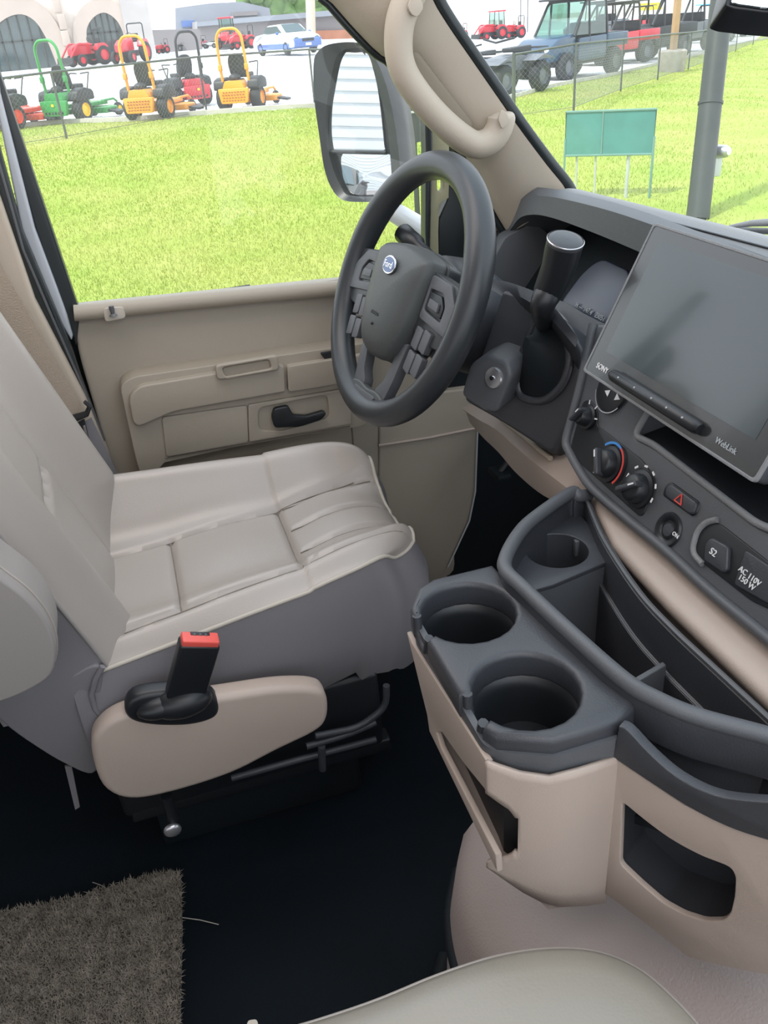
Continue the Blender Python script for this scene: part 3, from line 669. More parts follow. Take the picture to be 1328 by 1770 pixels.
# boot slot
bs=lambda x,y: cx(x,y,.426)
q=cr([bs(*p) for p in [(935,545),(965,560),(985,610),(975,660),(945,690),(915,690),(898,675),(900,630),(915,580)]],4,True)
mb=MB().tube(q,.006,10,closed=True); mb.build('boot_rim',DKP,gl)
MB().loft([q,[p.lerp(bs(938,620),.5)+V(-.015,-.008,.01) for p in q],[p.lerp(bs(940,600),.85)+V(-.03,-.01,.015) for p in q]],True,False,True).build('boot',RUB,gl)
# ================================================================== dashboard
db=thing('dashboard','dark gray dashboard with tan knee pad and center control panel','dashboard',(.6,.7,.7))
# top pad: profile swept along Y, narrower crown at the driver end
def dtop(y):
    b=0.0
    q=.024*(1.3-y); return [V(.655,y,.866+q),V(.662,y,.877+q),V(.676,y,.884+q),V(.692,y,.888+q),V(.708,y,.889+q),V(.74,y,.880+q),V(.82,y,.845+q),V(.90,y,.80+q)]
ys=[1.395,1.385,1.36,1.30,1.15,1.0,.85,.70,.5,.3,0,-.3]
rows=[]
for i,y in enumerate(ys):
    r=[p.copy() for p in dtop(y)]
    dz={0:-.075,1:-.035,2:-.010}.get(i,0)
    for p in r: p.z+=dz; p.x+= (0.01 if i<2 else 0)
    rows.append(cr(r,5))
MB().loft(rows).build('top_pad',DKT,db)
MB().tube([V(.680,y,.8865+.024*(1.3-y)) for y in (1.36,1.2,1.0,.8,.6,.3,0)],.0014,6).build('top_seam',BLK,db)
# driver end cap of the top pad and hood lip (thick rounded band)
hx=.655
hl=[(846,425),(862,400),(880,370),(893,350),(915,340),(950,340),(1000,350),(1060,366),(1120,386),(1180,408),(1250,436),(1328,468),(1420,505)]
hi=[(846,440),(866,420),(884,395),(900,376),(925,371),(960,378),(1010,396),(1060,416),(1120,442),(1180,470),(1250,500),(1328,540),(1420,590)]
ho_=[(838,400),(856,385),(870,360),(886,336),(905,326),(935,324),(985,332),(1050,347),(1120,368),(1180,390),(1250,415),(1328,445),(1420,480)]
hxp=lambda L,X: cr([at(x,y,'x',X) for x,y in L],5)
rows=[hxp(ho_,.680),hxp(ho_,.668),hxp(hl,.645),hxp(hi,.640),[p+V(.06,0,-.012) for p in hxp(hi,.640)],[p+V(.16,0,-.03) for p in hxp(hi,.640)]]
MB().loft(rows).build('cluster_hood',DKG,db)
# recess back wall and cluster
MB().prism([V(.78,1.40,.86),V(.78,.80,.87),V(.62,.80,.66),V(.62,1.40,.66)],V(.02,0,-.02)).build('cluster_recess',RUB,db)
cl=lambda x,y: pln(x,y,(.66,1.0,.78),(-1,0,.62))
q=cr([cl(*p) for p in [(1082,462),(1050,560),(1010,548),(960,520),(985,470),(1020,450),(1050,448)]],4,True)
q=fillet([cl(*p) for p in [(1092,470),(1050,570),(965,528),(1010,468),(1040,446)]],.02,5)
MB().prism(q,V(.02,0,-.01)).build('cluster_screen',LCD,db,bev=.002)
cx2=cl(1020,530)
text('H — 147.4   23051',.011,cl(1022,540)+V(-.002,0,.001),V(0,-1,0),V(.53,0,.85),GRYP,db,'cluster_digits')
# lower lip under cluster
q=[cr([pln(x,y,(.60,1.0,.72),(-1,0,.6)) for x,y in L],5) for L in ([(840,470),(880,490),(940,512),(975,522),(1010,542),(1050,562),(1075,575)],[(840,485),(880,500),(940,520),(965,540),(985,570),(1010,592),(1040,600)],[(845,560),(890,560),(930,580),(975,600),(990,640),(1010,680),(1020,700)])]
MB().loft(q+[[p+V(-.02,0,-.06) for p in q[-1]]]).build('cluster_lip',DKG,db)
MB().tube(cr([pln(x,y,(.585,1.0,.72),(-1,0,.6)) for x,y in [(950,530),(968,545),(980,560),(988,585),(1000,603),(1022,612)]],5),.0035,8).build('lip_highlight_edge',DKT,db)
# dash end on driver side
MB().prism(fillet([at(x,y,'y',1.40) for x,y in [(842,440),(862,402),(895,388),(905,372),(960,420),(960,560),(842,520)]],.01,4),(0,-.03,0)).build('end_panel',DKG,db,bev=.006)
MB().prism(fillet([at(x,y,'y',1.44) for x,y in [(846,372),(872,370),(868,400),(846,398)]],.006,3),(0,.03,0)).build('end_trim',TAN,db,bev=.003)
# dark shadowed side between lower shroud and centre panel
q=[[pln(x,y,(.56,.95,.70),(-1,0,.3)) for x,y in L] for L in ([(920,560),(1010,600),(1080,560)],[(900,690),(960,700),(1020,680)],[(860,715),(905,750),(960,780)])]
MB().loft([cr(r,5) for r in q]+[[p+V(.10,0,.0) for p in cr(q[-1],5)]]).build('lower_panel',DKP,db)
# centre control panel
cP=V(.5,0,.78); cN=V(-1,0,.45).normalized(); cU=V(.41,0,.91).normalized(); cY=V(0,-1,0)
cp_=lambda x,y,h=0: pln(x,y,cP+cN*h,cN)
mb=MB()
co=[(1022,560),(1003,655),(985,730),(973,765),(981,786),(1010,836),(1042,868),(1082,902),(1146,954),(1222,1025),(1328,1112),(1430,1200),(1560,1150),(1500,850),(1420,690),(1250,560)]
so_=[(1118,712),(1098,752),(1135,775),(1200,822),(1310,905),(1345,900),(1400,780),(1300,700),(1200,680)]
so_=[(1125,705),(1097,753),(1130,768),(1200,822),(1308,905),(1360,925),(1420,800),(1300,720)]
plate(mb,fillet([cp_(*p) for p in co],.012,4),[fillet([cp_(*p) for p in so_],.006,3)],cP,cN,V(0,0,1),.05,.006)
mb.build('center_panel',DKG,db)
# frame edge of the panel
MB().tube(cr([cp_(x,y,.002) for x,y in [(1026,560),(1006,655),(989,722),(979,762),(986,784),(1014,832),(1046,864),(1086,898),(1150,950),(1226,1020),(1328,1104),(1430,1192)]],5),.0055,10).build('panel_edge',DKG,db)
# storage slot under the screen (open tray)
MB().loft([[cp_(*p,-.004) for p in so_],[cp_(*p,-.004)+V(.05,0,.01) for p in so_]],True,False,True).build('storage_slot',BLK,db)
MB().tube(fillet([cp_(x,y,.001) for x,y in [(1125,705),(1097,753),(1130,768),(1200,822),(1308,905),(1360,925)]],.01,5,False),.0038,8).build('slot_frame',DKT,db)
# climate insert
ci=[(1020,690),(1012,720),(1008,752),(1110,838),(1105,848)]
ci=[(1008,693),(1020,690),(1034,712),(1032,735),(1110,795),(1134,830),(1112,890),(1104,892),(985,785),(988,765)]
q=fillet([cp_(x,y,.0015) for x,y in ci],.006,3)
MB().prism(q,-cN*.004).build('climate_insert',BLK,db,bev=.001)
def knob(x,y,r,name='climate_knob',ang=0):
    c=cp_(x,y,.002); 
    k=MB().lathe([(r*1.25,0),(r*1.25,.003),(r,.004),(r*.92,.013),(r*.75,.016),(0,.016)],c,cN,28).build(name,BLK,db)
    u=(cU*math.cos(ang)+cY*math.sin(ang)); w=cN.cross(u); Rm=Matrix((w,u,cN)).transposed()
    MB().box(c+cN*.016,(r*.38,r*1.9,.012),Rm).build('knob_grip',DKP,k,bev=.002)
    MB().box(c+cN*.0223+u*r*.55,(r*.10,r*.5,.0006),Rm).build('pointer',WHT,k)
    return c
def arc(c,r,a0,a1,w,m,name,h=.003,n=24):
    rows=[]
    for rr_ in (r-w/2,r+w/2): rows.append([c+cN*h+(cU*math.cos(t)+cY*math.sin(t))*rr_ for t in [a0+(a1-a0)*i/n for i in range(n+1)]])
    MB().loft(rows).build(name,m,db,smooth=False)
def ticks(c,r,angs,m=WHT,name='dial_mark',s=(.0016,.005)):
    for t in angs:
        d=cU*math.cos(t)+cY*math.sin(t); w=cN.cross(d); Rm=Matrix((w,d,cN)).transposed(); MB().box(c+cN*.003+d*r,(s[0],s[1],.0005),Rm).build(name,m,db)
c=knob(1018,722,.0115,ang=.5); ticks(c,.018,[-2.2,-.4,.5,1.3])
c=knob(1055,803,.0165,ang=-.7); arc(c,.0245,-.9,.35,.0028,BLU,'cold_arc'); arc(c,.0245,.35,2.2,.0028,RDP,'warm_arc'); ticks(c,.023,[-2.4,-1.9,-1.4],WHT)
c=knob(1108,846,.0165,ang=.9); ticks(c,.025,[-2.0,-1.4,-.8,-.2,.4,1.0,1.6],WHT,s=(.005,.0022))
# vent thumb dial half hidden under the screen
c=cp_(1062,672,.001); MB().lathe([(0,.004),(.024,.004),(.027,.003),(.028,0)],c,cN,32).build('vent_dial',BLK,db); ticks(c,.0285,[2.2+.12*i for i in range(18)],SIL,'dial_edge',(.004,.0012))
for (x,y,s_) in ((1050,678,1),(1068,688,-1)):
    p=cp_(x,y,.0055); MB().prism([p+cY*.005*s_*-1,p+cU*.004+cY*.004*s_,p-cU*.004+cY*.004*s_],cN*.0005).build('arrow_mark',WHT,db)
# hazard switch
def pad(L,h,th,m,name,bev=.002,r=.004): return MB().prism(fillet([cp_(x,y,h) for x,y in L],r,4),-cN*th).build(name,m,db,bev=bev)
pad([(1150,838),(1160,832),(1210,868),(1204,888),(1196,893),(1144,856)],.0015,.004,BLK,'hazard_switch_bezel')
pad([(1151,842),(1160,836),(1205,869),(1198,888),(1190,888),(1148,856)],.0045,.006,DKP,'hazard_switch')
p=cp_(1174,864,.0052)
for k in range(3):
    a0=2*math.pi*k/3; a1=2*math.pi*(k+1)/3; r_=.0062
    MB().tube([p+(cU*math.cos(a0)+cY*math.sin(a0))*r_,p+(cU*math.cos(a1)+cY*math.sin(a1))*r_],.0008,6).build('hazard_mark',RDP,db)
# airbag lock switch (round)
c=cp_(1155,916,.001); MB().lathe([(0,-.001),(.010,-.001),(.012,.0015),(.017,.002),(.0185,0)],c,cN,32).build('airbag_key_switch',BLK,db)
MB().lathe([(0,.0015),(.0065,.001),(.0075,-.001)],c,cN,20).build('key_barrel',DKP,db)
text('ON',.006,cp_(1168,925,.004),cY,cU,WHT,db,'switch_lettering')
# right insert with accessory button and outlet
ri=[(1222,902),(1245,905),(1328,970),(1430,1050),(1420,1130),(1328,1052),(1300,1040),(1200,962),(1200,945),(1210,915)]
q=fillet([cp_(x,y,.0015) for x,y in ri],.006,3); MB().prism(q,-cN*.004).build('outlet_insert',BLK,db,bev=.001)
MB().tube(fillet([cp_(x,y,.002) for x,y in [(1240,898),(1220,903),(1206,918),(1196,955),(1215,975)]],.01,4,False),.0032,8).build('insert_edge',DKT,db)
pad([(1228,928),(1258,944),(1256,985),(1248,990),(1216,968),(1218,940)],.006,.007,DKP,'accessory_button',.0025)
text('S2',.009,cp_(1233,955,.0066),cY,cU,WHT,db,'button_lettering')
pad([(1288,950),(1340,985),(1330,1045),(1268,1010)],.004,.005,DKP,'power_outlet_door')
text('AC 110V',.0075,cp_(1296,996,.0046),cY,cU,WHT,db,'outlet_lettering'); text('150 W',.0075,cp_(1291,1007,.0046),cY,cU,WHT,db,'outlet_lettering')
# tan lower pad: profile along Y
rows=[]
for y,sc_ in ((.785,.3),(.76,.7),(.73,.95),(.66,1),(.55,1.05),(.44,1.1),(.30,1.1),(.10,1.1),(-.2,1.1)):
    pr_=[V(.50,y,.672),V(.468,y,.662),V(.446,y,.656),V(.432-.006*sc_,y,.650),V(.428-.006*sc_,y,.638),V(.434,y,.62),V(.448,y,.59),V(.48,y,.56)]; pr_=[p+V(.28*max(0,y-.64),0,0) for p in pr_]
    rows.append(cr(pr_,4))
MB().loft(rows).build('lower_pad',TAN,db)
# tan knee pad under the column
kx=lambda x,y,X=.50: at(x,y,'x',X)
U_=[kx(805,702,.56),kx(835,712,.54),kx(868,725,.52),kx(910,758,.505),kx(955,795,.49),kx(985,820,.475),kx(1020,850,.46)]
M_=[kx(806,712,.55),kx(832,738,.53),kx(862,760,.51),kx(898,795,.49),kx(940,828,.475),kx(975,852,.455),kx(1015,880,.445)]
L_=[kx(812,730,.56),kx(836,757,.54),kx(862,782,.525),kx(890,815,.505),kx(930,850,.49),kx(968,872,.47),kx(1010,900,.455)]
rows=[cr([p+V(.05,0,.02) for p in U_],4),cr(U_,4),cr([(a+b)/2+V(-.008,0,.002) for a,b in zip(U_,M_)],4),cr(M_,4),cr(L_,4),cr([p+V(.05,0,-.01) for p in L_],4)]
MB().loft(rows).build('knee_pad',TAN,db)
MB().tube(cr([p+V(-.003,0,.003) for p in U_[2:5]],4),.004,8).build('knee_pad_edge',PIL,db)
MB().prism([kx(866,720,.525),kx(952,795,.50),kx(940,765,.51),kx(890,725,.52)],V(.02,0,0)).build('knee_opening',BLK,db)
# brake pedal deep in the footwell
bp_=thing('parking_brake_pedal','dark parking brake pedal in the footwell shade','pedal',tuple(at(862,825,'y',1.35)))
MB().box(at(864,818,'y',1.36),(.03,.05,.012)).build('pedal_pad',RUB,bp_,bev=.003); MB().cyl(at(864,818,'y',1.36),at(864,818,'y',1.36)+V(.12,0,.14),.006).build('pedal_arm',BLK,bp_)
MB().box(at(866,818,'y',1.352),(.022,.004,.003)).build('pedal_rib',DKT,bp_)
# ================================================================== display
scn=thing('touchscreen_display','large floating touchscreen display with dark glass on the dashboard','display',(.45,.64,.8))
bl_=V(.452,.782,.798); up3=V(.073,0,.147).normalized(); rt=V(0,-1,0); sn=V(-up3.z,0,up3.x)
S=lambda a,b,h=0: bl_+rt*a+up3*b+sn*h
Wd,Hd=.285,.166
MB().prism(fillet([S(0,0),S(Wd,0),S(Wd,Hd),S(0,Hd)],.005,4),-sn*.016).build('display_housing',DKP,scn,bev=.003)
MB().prism(fillet([S(.002,.002,.0005),S(Wd-.002,.002,.0005),S(Wd-.002,Hd-.002,.0005),S(.002,Hd-.002,.0005)],.004,4),sn*.0006).build('front_glass',SCB,scn)
MB().prism([S(.022,.030,.0012),S(Wd-.022,.030,.0012),S(Wd-.022,Hd-.014,.0012),S(.022,Hd-.014,.0012)],sn*.0002).build('display_area',SCR,scn)
mb=MB(); plate(mb,fillet([S(-.0005,-.0005,.002),S(Wd+.0005,-.0005,.002),S(Wd+.0005,Hd+.0005,.002),S(-.0005,Hd+.0005,.002)],.005,4),[fillet([S(.0025,.0025,.002),S(Wd-.0025,.0025,.002),S(Wd-.0025,Hd-.0025,.002),S(.0025,Hd-.0025,.002)],.004,4)],S(0,0,.002),sn,up3,.004,.0006); mb.build('housing_rim',DKT,scn)
MB().tube([S(.055,.014,.005),S(.06,.014,.006),S(.20,.014,.006),S(.205,.014,.005)],[.005,.0065,.0065,.005],12).build('button_bar',BLK,scn)
for xx in (.075,.105,.135,.16,.185): MB().ball(S(xx,.0155,.012),.0012).build('button_mark',GRYP,scn)
text('SONY',.0085,S(.030,.013,.0016),rt,up3,WHT,scn,'display_lettering'); text('WebLink',.0075,S(.238,.013,.0016),rt,up3,GRYP,scn,'display_lettering')
MB().cyl(S(Wd/2,Hd*.45,-.012),S(Wd/2,Hd*.45,-.06)+V(.02,0,0),.03).build('mount_arm',BLK,scn)
# ================================================================== console
cs=thing('cup_holder_console','tan and charcoal console tray with cup holders and storage bins','console',(.3,.5,.35))
zt=.655
cc=[V(.237,.603,zt),V(.241,.485,zt)]; R0=.0455
def cupside(c,a0,a1,r=R0,n=20): return [c+V(math.cos(math.radians(a0+(a1-a0)*i/n))*r,math.sin(math.radians(a0+(a1-a0)*i/n))*r,0) for i in range(n+1)]
# outline: counter-clockwise from rear-left corner, slots open to the left edge
o=[V(.291,.668,zt),V(.225,.668,zt),V(.205,.658,zt),V(.187,.632,zt),V(.186,.610,zt)]
o+=cupside(cc[0],172,172-330+0,R0) if False else []
c1=cupside(cc[0],165,-155); c2=cupside(cc[1],165,-155)
o=[V(.291,.668,zt),V(.225,.668,zt),V(.205,.658,zt),V(.187,.630,zt),V(.185,.616,zt)]+c1+[V(.186,.578,zt),V(.186,.562,zt),V(.186,.500,zt)]+c2+[V(.190,.458,zt),V(.196,.444,zt),V(.235,.424,zt),V(.292,.424,zt),V(.318,.437,zt),V(.308,.47,zt)]
mb=MB(); plate(mb,o,[],V(0,0,zt),V(0,0,1),V(0,1,0),.030,.006,3); mb.build('tray_top',DKP,cs)
# skirt of the tray
def wallz(P,z0,z1,th,m,name,bev=0.0,closed=False,slope=0):
    a=[V(p.x,p.y,z1) for p in P]; b=[V(p.x,p.y,z0) for p in P]
    nrm=[]
    for i in range(len(P)):
        q=(P[min(i+1,len(P)-1)]-P[max(i-1,0)]); nrm.append(V(q.y,-q.x,0).normalized()*th)
    rows=[a,b,[p+n_ for p,n_ in zip(b,nrm)],[p+n_ for p,n_ in zip(a,nrm)],a]
    mb=MB().loft(rows); n=len(P)
    mb.add([rows[0][0],rows[1][0],rows[2][0],rows[3][0]],[(0,1,2,3)]); mb.add([rows[0][-1],rows[1][-1],rows[2][-1],rows[3][-1]],[(0,1,2,3)])
    return mb.build(name,m,cs,bev=bev)
fr=fillet([V(.240,.662,zt),V(.207,.655,zt),V(.189,.630,zt),V(.188,.452,zt),V(.198,.440,zt),V(.236,.420,zt),V(.292,.420,zt)],.010,4,False)
wallz(fr,.600,.640,-.006,DKG,'tray_skirt')
for c in cc:
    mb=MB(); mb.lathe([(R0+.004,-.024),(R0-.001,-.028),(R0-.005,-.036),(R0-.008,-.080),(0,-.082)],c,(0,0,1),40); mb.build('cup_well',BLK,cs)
    mb=MB().tube(cr([c+V(-.0475,.014,-.002),c+V(-.0475,.010,-.022),c+V(-.0475,-.010,-.026),c+V(-.0475,-.020,-.004)],5),.0045,8); mb.build('slot_lining',DKP,cs)
    continue
    mb=MB(); P_=[c+V(math.cos(a)*(R0-.001),math.sin(a)*(R0-.001),-.004) for a in np.linspace(math.radians(-155),math.radians(165),40)]
    mb.loft([P_,[p+V(0,0,-.03) for p in P_]]); mb.build('cup_well_wall',DKP,cs)
    mb=MB(); q=[c+V(-.056,.014,-.002),c+V(-.040,.014,-.002),c+V(-.036,0,-.004),c+V(-.040,-.018,-.002),c+V(-.056,-.018,-.002)]
    # slot lining
    mb.tube(cr([c+V(-.048,.013,-.004),c+V(-.047,.008,-.022),c+V(-.047,-.010,-.026),c+V(-.047,-.018,-.006)],5),.004,8); mb.build('slot_lining',DKP,cs)
# tan lower body : facets with openings
lw=lambda x,y,X=.186: at(x,y,'x',X)
mb=MB()
Lo=[lw(703,1093),lw(712,1112),lw(841,1316),lw(844,1372),lw(800,1318),lw(764,1266),lw(754,1266),lw(762,1292),lw(810,1385),lw(857,1478),lw(859,1507),lw(742,1264),lw(738,1235),lw(728,1195)]
nL=V(-1,0,0)
Lo=[V(.186,p.y,p.z) for p in Lo]
ho=[lw(762,1270),lw(800,1322),lw(842,1372),lw(868,1390),lw(868,1478),lw(830,1410)]
plate(mb,Lo,[],V(.186,0,0),nL,V(0,0,1),.006,.0015); mb.build('side_wall',TAN,cs)
# corner and front facets
def facet(pts,hole,a,b,name,m=TAN,t=.006):
    d=(V(b[0],b[1],0)-V(a[0],a[1],0)).normalized(); n=V(d.y,-d.x,0)
    if n.y>0: n=-n
    o_=V(a[0],a[1],.5); mb=MB()
    P=[pln(x,y,o_,n) if not isinstance((x),Vector) else x for x,y in pts]; H=[fillet([pln(x,y,o_,n) for x,y in hole],.005,3)] if hole else []
    plate(mb,P,H,o_,n,V(0,0,1),t,.0012); return mb.build(name,m,cs)
def proj(P):
    q=P-CAM; w=q.dot(_d); return 664+FPX*q.dot(_r)/w, 885-FPX*q.dot(_u)/w
def zat(X,Y,poly):
    def err(z):
        x,y=proj(V(X,Y,z)); 
        if x<=poly[0][0]: yy=poly[0][1]+(x-poly[0][0])*(poly[1][1]-poly[0][1])/(poly[1][0]-poly[0][0])
        else:
            yy=poly[-1][1]
            for a,b in zip(poly,poly[1:]):
                if a[0]<=x<=b[0]: yy=a[1]+(b[1]-a[1])*(x-a[0])/max(b[0]-a[0],1e-6)
        return y-yy
    lo,hi=.30,.70
    for _ in range(40):
        m_=(lo+hi)/2
        if err(m_)>0: lo=m_
        else: hi=m_
    return lo
pc2=resamp(cr([V(.186,.4425,0),V(.188,.440,0),V(.200,.432,0),V(.218,.4215,0),V(.240,.4155,0),V(.266,.4165,0),V(.294,.4205,0)],8),44)
tp2=[(836,1313),(860,1322),(900,1335),(950,1342),(1000,1329),(1066,1308)]; bt2=[(856,1506),(880,1523),(905,1540),(935,1556),(965,1565),(1010,1563),(1075,1554)]
ht=[(842,1369),(862,1384),(880,1396),(890,1408),(896,1424),(897,1440)]; hb=[(856,1484),(868,1481),(882,1478),(890,1470),(896,1458),(897,1440)]
cols=[]
m=MB(); up_s=[];lo_s=[];full=[]
for P_ in pc2:
    zt2=zat(P_.x,P_.y,tp2); zb2=zat(P_.x,P_.y,bt2); zm=zat(P_.x,P_.y,ht); zn=zat(P_.x,P_.y,hb)
    xm,_y=proj(V(P_.x,P_.y,(zm+zn)/2))
    if xm<896 and zm>zn:
        up_s.append([V(P_.x,P_.y,zt2+(zm-zt2)*k/6) for k in range(7)]); lo_s.append([V(P_.x,P_.y,zn+(zb2-zn)*k/4) for k in range(5)]); last=(zm,zn,P_)
    else:
        if not full:
            a_=up_s[-1]; b_2=lo_s[-1]; full.append(a_+b_2)
            
        full.append([V(P_.x,P_.y,zt2+(last[0]-zt2)*k/6) for k in range(7)]+[V(P_.x,P_.y,last[1]+(zb2-last[1])*k/4) for k in range(5)])
m.loft(up_s); m.loft(lo_s); m.loft(full[1:]); m.loft([up_s[-1],full[1][:7]]); m.loft([lo_s[-1],full[1][7:]])
o=m.build('corner_wall',TAN,cs); md=o.modifiers.new('thickness','SOLIDIFY'); md.thickness=.004; md.offset=0
# dark bottom and inner core behind the walls
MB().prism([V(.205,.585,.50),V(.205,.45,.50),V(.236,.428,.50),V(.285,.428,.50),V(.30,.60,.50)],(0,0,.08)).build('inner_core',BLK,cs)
MB().prism([V(.192,.60,.530),V(.192,.445,.508),V(.238,.424,.44),V(.292,.426,.425),V(.30,.58,.50)],(0,0,.004)).build('bottom_panel',TAN,cs)
# second pocket facing the passenger
A2=(.290,.421); B2=(.352,.313)
facet([(1058,1308),(1182,1392),(1240,1420),(1328,1452),(1420,1480),(1420,1700),(1300,1681),(1240,1668),(1190,1655),(1110,1592),(1046,1545)],[(1076,1386),(1102,1408),(1130,1430),(1155,1448),(1180,1463),(1215,1481),(1245,1492),(1264,1500),(1272,1516),(1270,1550),(1263,1580),(1250,1592),(1216,1592),(1180,1580),(1146,1561),(1110,1530),(1072,1494)],A2,B2,'pocket_front')
c2d=lambda L:[(p.x,p.y) for p in cr([V(a,b,0) for a,b in L],5)]
facet(c2d([(1070,1256),(1086,1264),(1120,1300),(1160,1336),(1200,1361),(1240,1377),(1280,1384),(1328,1388),(1420,1395)])+c2d([(1420,1482),(1328,1453),(1280,1438),(1235,1419),(1182,1390),(1120,1350),(1059,1309)]),None,(A2[0]-.001,A2[1]-.002),(B2[0]-.001,B2[1]-.002),'pocket_band',DKP,.010)
# pocket interior
dpk=(V(B2[0],B2[1],0)-V(A2[0],A2[1],0)).normalized(); npk=V(-dpk.y,dpk.x,0)
if npk.y<0: npk=-npk
hq=fillet([pln(x,y,V(A2[0],A2[1],.5),npk) for x,y in [(1066,1376),(1130,1420),(1180,1454),(1252,1488),(1280,1508),(1270,1598),(1210,1600),(1136,1568),(1066,1502)]],.008,4)
MB().loft([[p+npk*.006 for p in hq],[p+npk*.05 for p in hq]],True,False,True).build('pocket_lining',DKP,cs)
bq=[pln(x,y,V(A2[0],A2[1],.5),npk) for x,y in [(1065,1553),(1190,1652),(1240,1665),(1300,1678),(1420,1697)]]
MB().loft([[p+npk*.003 for p in bq],[p+npk*.075 for p in bq]]).build('pocket_bottom',TAN,cs)
# raised bin rim
ridge=cr([at(1018,856,'z',.654),at(1000,857,'z',.660),V(.425,.752,.664),V(.362,.716,.666),V(.330,.690,.667),V(.300,.655,.668),V(.290,.632,.668),V(.293,.60,.668),V(.302,.53,.667),V(.315,.455,.665),V(.328,.425,.664),V(.350,.400,.660),V(.40,.362,.652),V(.46,.30,.645)],8)
MB().tube(ridge,.0075,12,flat=1.0,up=(0,0,1)).build('bin_rim',DKG,cs)
MB().loft([[p+V(-.004,-.003,0) for p in ridge],[p+V(-.006,-.005,-.012) for p in ridge],[p+V(-.004,-.004,-.04) for p in ridge]]).build('rim_outer_wall',DKP,cs)
MB().loft([[p+V(.003,.0,0.0) for p in ridge],[p+V(.008,.0,-.06) for p in ridge],[p+V(.014,.0,-.15) for p in ridge]]).build('bin_inner_wall',DKP,cs)
bwl=cr(pxs([(1008,850),(1022,869),(1051,933),(1109,1020),(1168,1084),(1241,1152),(1328,1232),(1400,1300)],lambda x,y:at(x,y,'z',.652)),6)
MB().loft([bwl,[p+V(-.006,0,-.004) for p in bwl],[p+V(-.008,0,-.045) for p in bwl],[p+V(-.012,0,-.047) for p in bwl],[p+V(-.012,0,-.15) for p in bwl]]).build('bin_back_wall',DKP,cs)
MB().tube([p+V(-.0105,0,-.046) for p in bwl],.0012,6).build('back_ledge',DKG,cs)
MB().tube([p+V(-.004,0,.0) for p in bwl],.0025,6).build('back_rim',DKG,cs)
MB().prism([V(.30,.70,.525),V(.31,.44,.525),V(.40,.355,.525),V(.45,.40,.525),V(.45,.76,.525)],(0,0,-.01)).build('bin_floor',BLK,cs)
# third cup block
c3=V(.378,.692,.634)
mb=MB(); q=[V(.438,.750,.634),V(.345,.742,.634),V(.300,.668,.634),V(.290,.634,.634),V(.345,.636,.634),V(.418,.651,.634),V(.432,.68,.634)]
R3=.034
plate(mb,q,[[c3+V(math.cos(a)*R3,math.sin(a)*R3,0) for a in np.linspace(0,2*math.pi,36,endpoint=False)]],V(0,0,.634),V(0,0,1),V(0,1,0),.006,.0012); mb.build('small_cup_top',DKP,cs)
MB().lathe([(R3+.002,-.002),(R3,-.002),(R3-.004,-.07),(0,-.072)],c3,(0,0,1),36).build('cup_well',DKP,cs)
MB().loft([[V(.290,.634,.632),V(.345,.636,.632),V(.418,.651,.632)],[V(.292,.636,.525),V(.345,.638,.525),V(.414,.652,.525)]]).build('cup_block_face',DKG,cs)
MB().box(c3+V(R3-.003,.012,-.012),(.006,.006,.02)).build('cup_tab',DKG,cs,bev=.001)
# divider
MB().prism([V(.312,.500,.600),V(.392,.508,.618),V(.400,.508,.53),V(.312,.500,.53)],(0.0,-.006,0)).build('bin_divider',DKG,cs,bev=.0015)
# brass fitting in the bin
bf=thing('brass_fitting','small brass fitting lying in the open console bin','fitting',tuple(at(1058,1128,'z',.527)))
c=at(1058,1130,'z',.530)
MB().lathe([(0,0),(.006,0),(.007,.004),(.004,.006),(.004,.014),(.0055,.015),(.0055,.02),(0,.021)],c,(.1,.1,1),14).build('fitting_body',BRS,bf); MB().lathe([(.007,.001),(.0085,.002),(.007,.004)],c,(.1,.1,1),6).build('hex_collar',BRS,bf)
# ================================================================== rug
rg=thing('shag_rug','brown shag rug corner lying on the black floor','rug',(-.3,.8,0))
q=[at(x,y,'z',.012) for x,y in [(312,1512),(314,1600),(312,1700),(310,1800),(308,1900),(-200,2000),(-300,1640),(0,1582),(120,1560),(200,1535),(262,1518)]]
MB().prism(q,(0,0,-.011)).build('rug_backing',RUG,rg,bev=.002)
xs=[p.x for p in q]; ysq=[p.y for p in q]
def inpoly(x,y,P):
    c=False; j=len(P)-1
    for i in range(len(P)):
        if (P[i].y>y)!=(P[j].y>y) and x<(P[j].x-P[i].x)*(y-P[i].y)/(P[j].y-P[i].y)+P[i].x: c=not c
        j=i
    return c
vs=[];fs=[]; k=0; x0,x1,y0,y1=max(min(xs),-.62),max(xs),max(min(ysq),.52),max(ysq)
while k<60000:
    x=random.uniform(x0,x1); y=random.uniform(y0,y1)
    if not inpoly(x,y,q): continue
    a=random.uniform(0,6.28); L=random.uniform(.009,.017); w=.0008; t=random.uniform(.2,1.1)
    dx,dy=math.cos(a),math.sin(a); b=len(vs)
    m1=(x+dx*L*.35*t,y+dy*L*.35*t,.012+L*.6); m2=(x+dx*L*.9*t,y+dy*L*.9*t,.012+L*(1.0-.4*t))
    vs+=[(x-dy*w,y+dx*w,.010),(x+dy*w,y-dx*w,.010),(m1[0]-dy*w,m1[1]+dx*w,m1[2]),(m1[0]+dy*w,m1[1]-dx*w,m1[2]),(m2[0],m2[1],m2[2])]
    fs+=[(b,b+1,b+3,b+2),(b+2,b+3,b+4)]; k+=1
me=bpy.data.meshes.new('rug_pile'); me.from_pydata([tuple(Vector(v)-Vector((-.3,.8,0))) for v in vs],[],fs); me.materials.append(mat('rug_pile',(0.27,0.235,0.19),0.9,var=0.5,vscale=45,color2=(.15,.13,.105)))
po_=bpy.data.objects.new('rug_pile',me); COL.objects.link(po_); po_.parent=rg; po_['kind']='stuff'
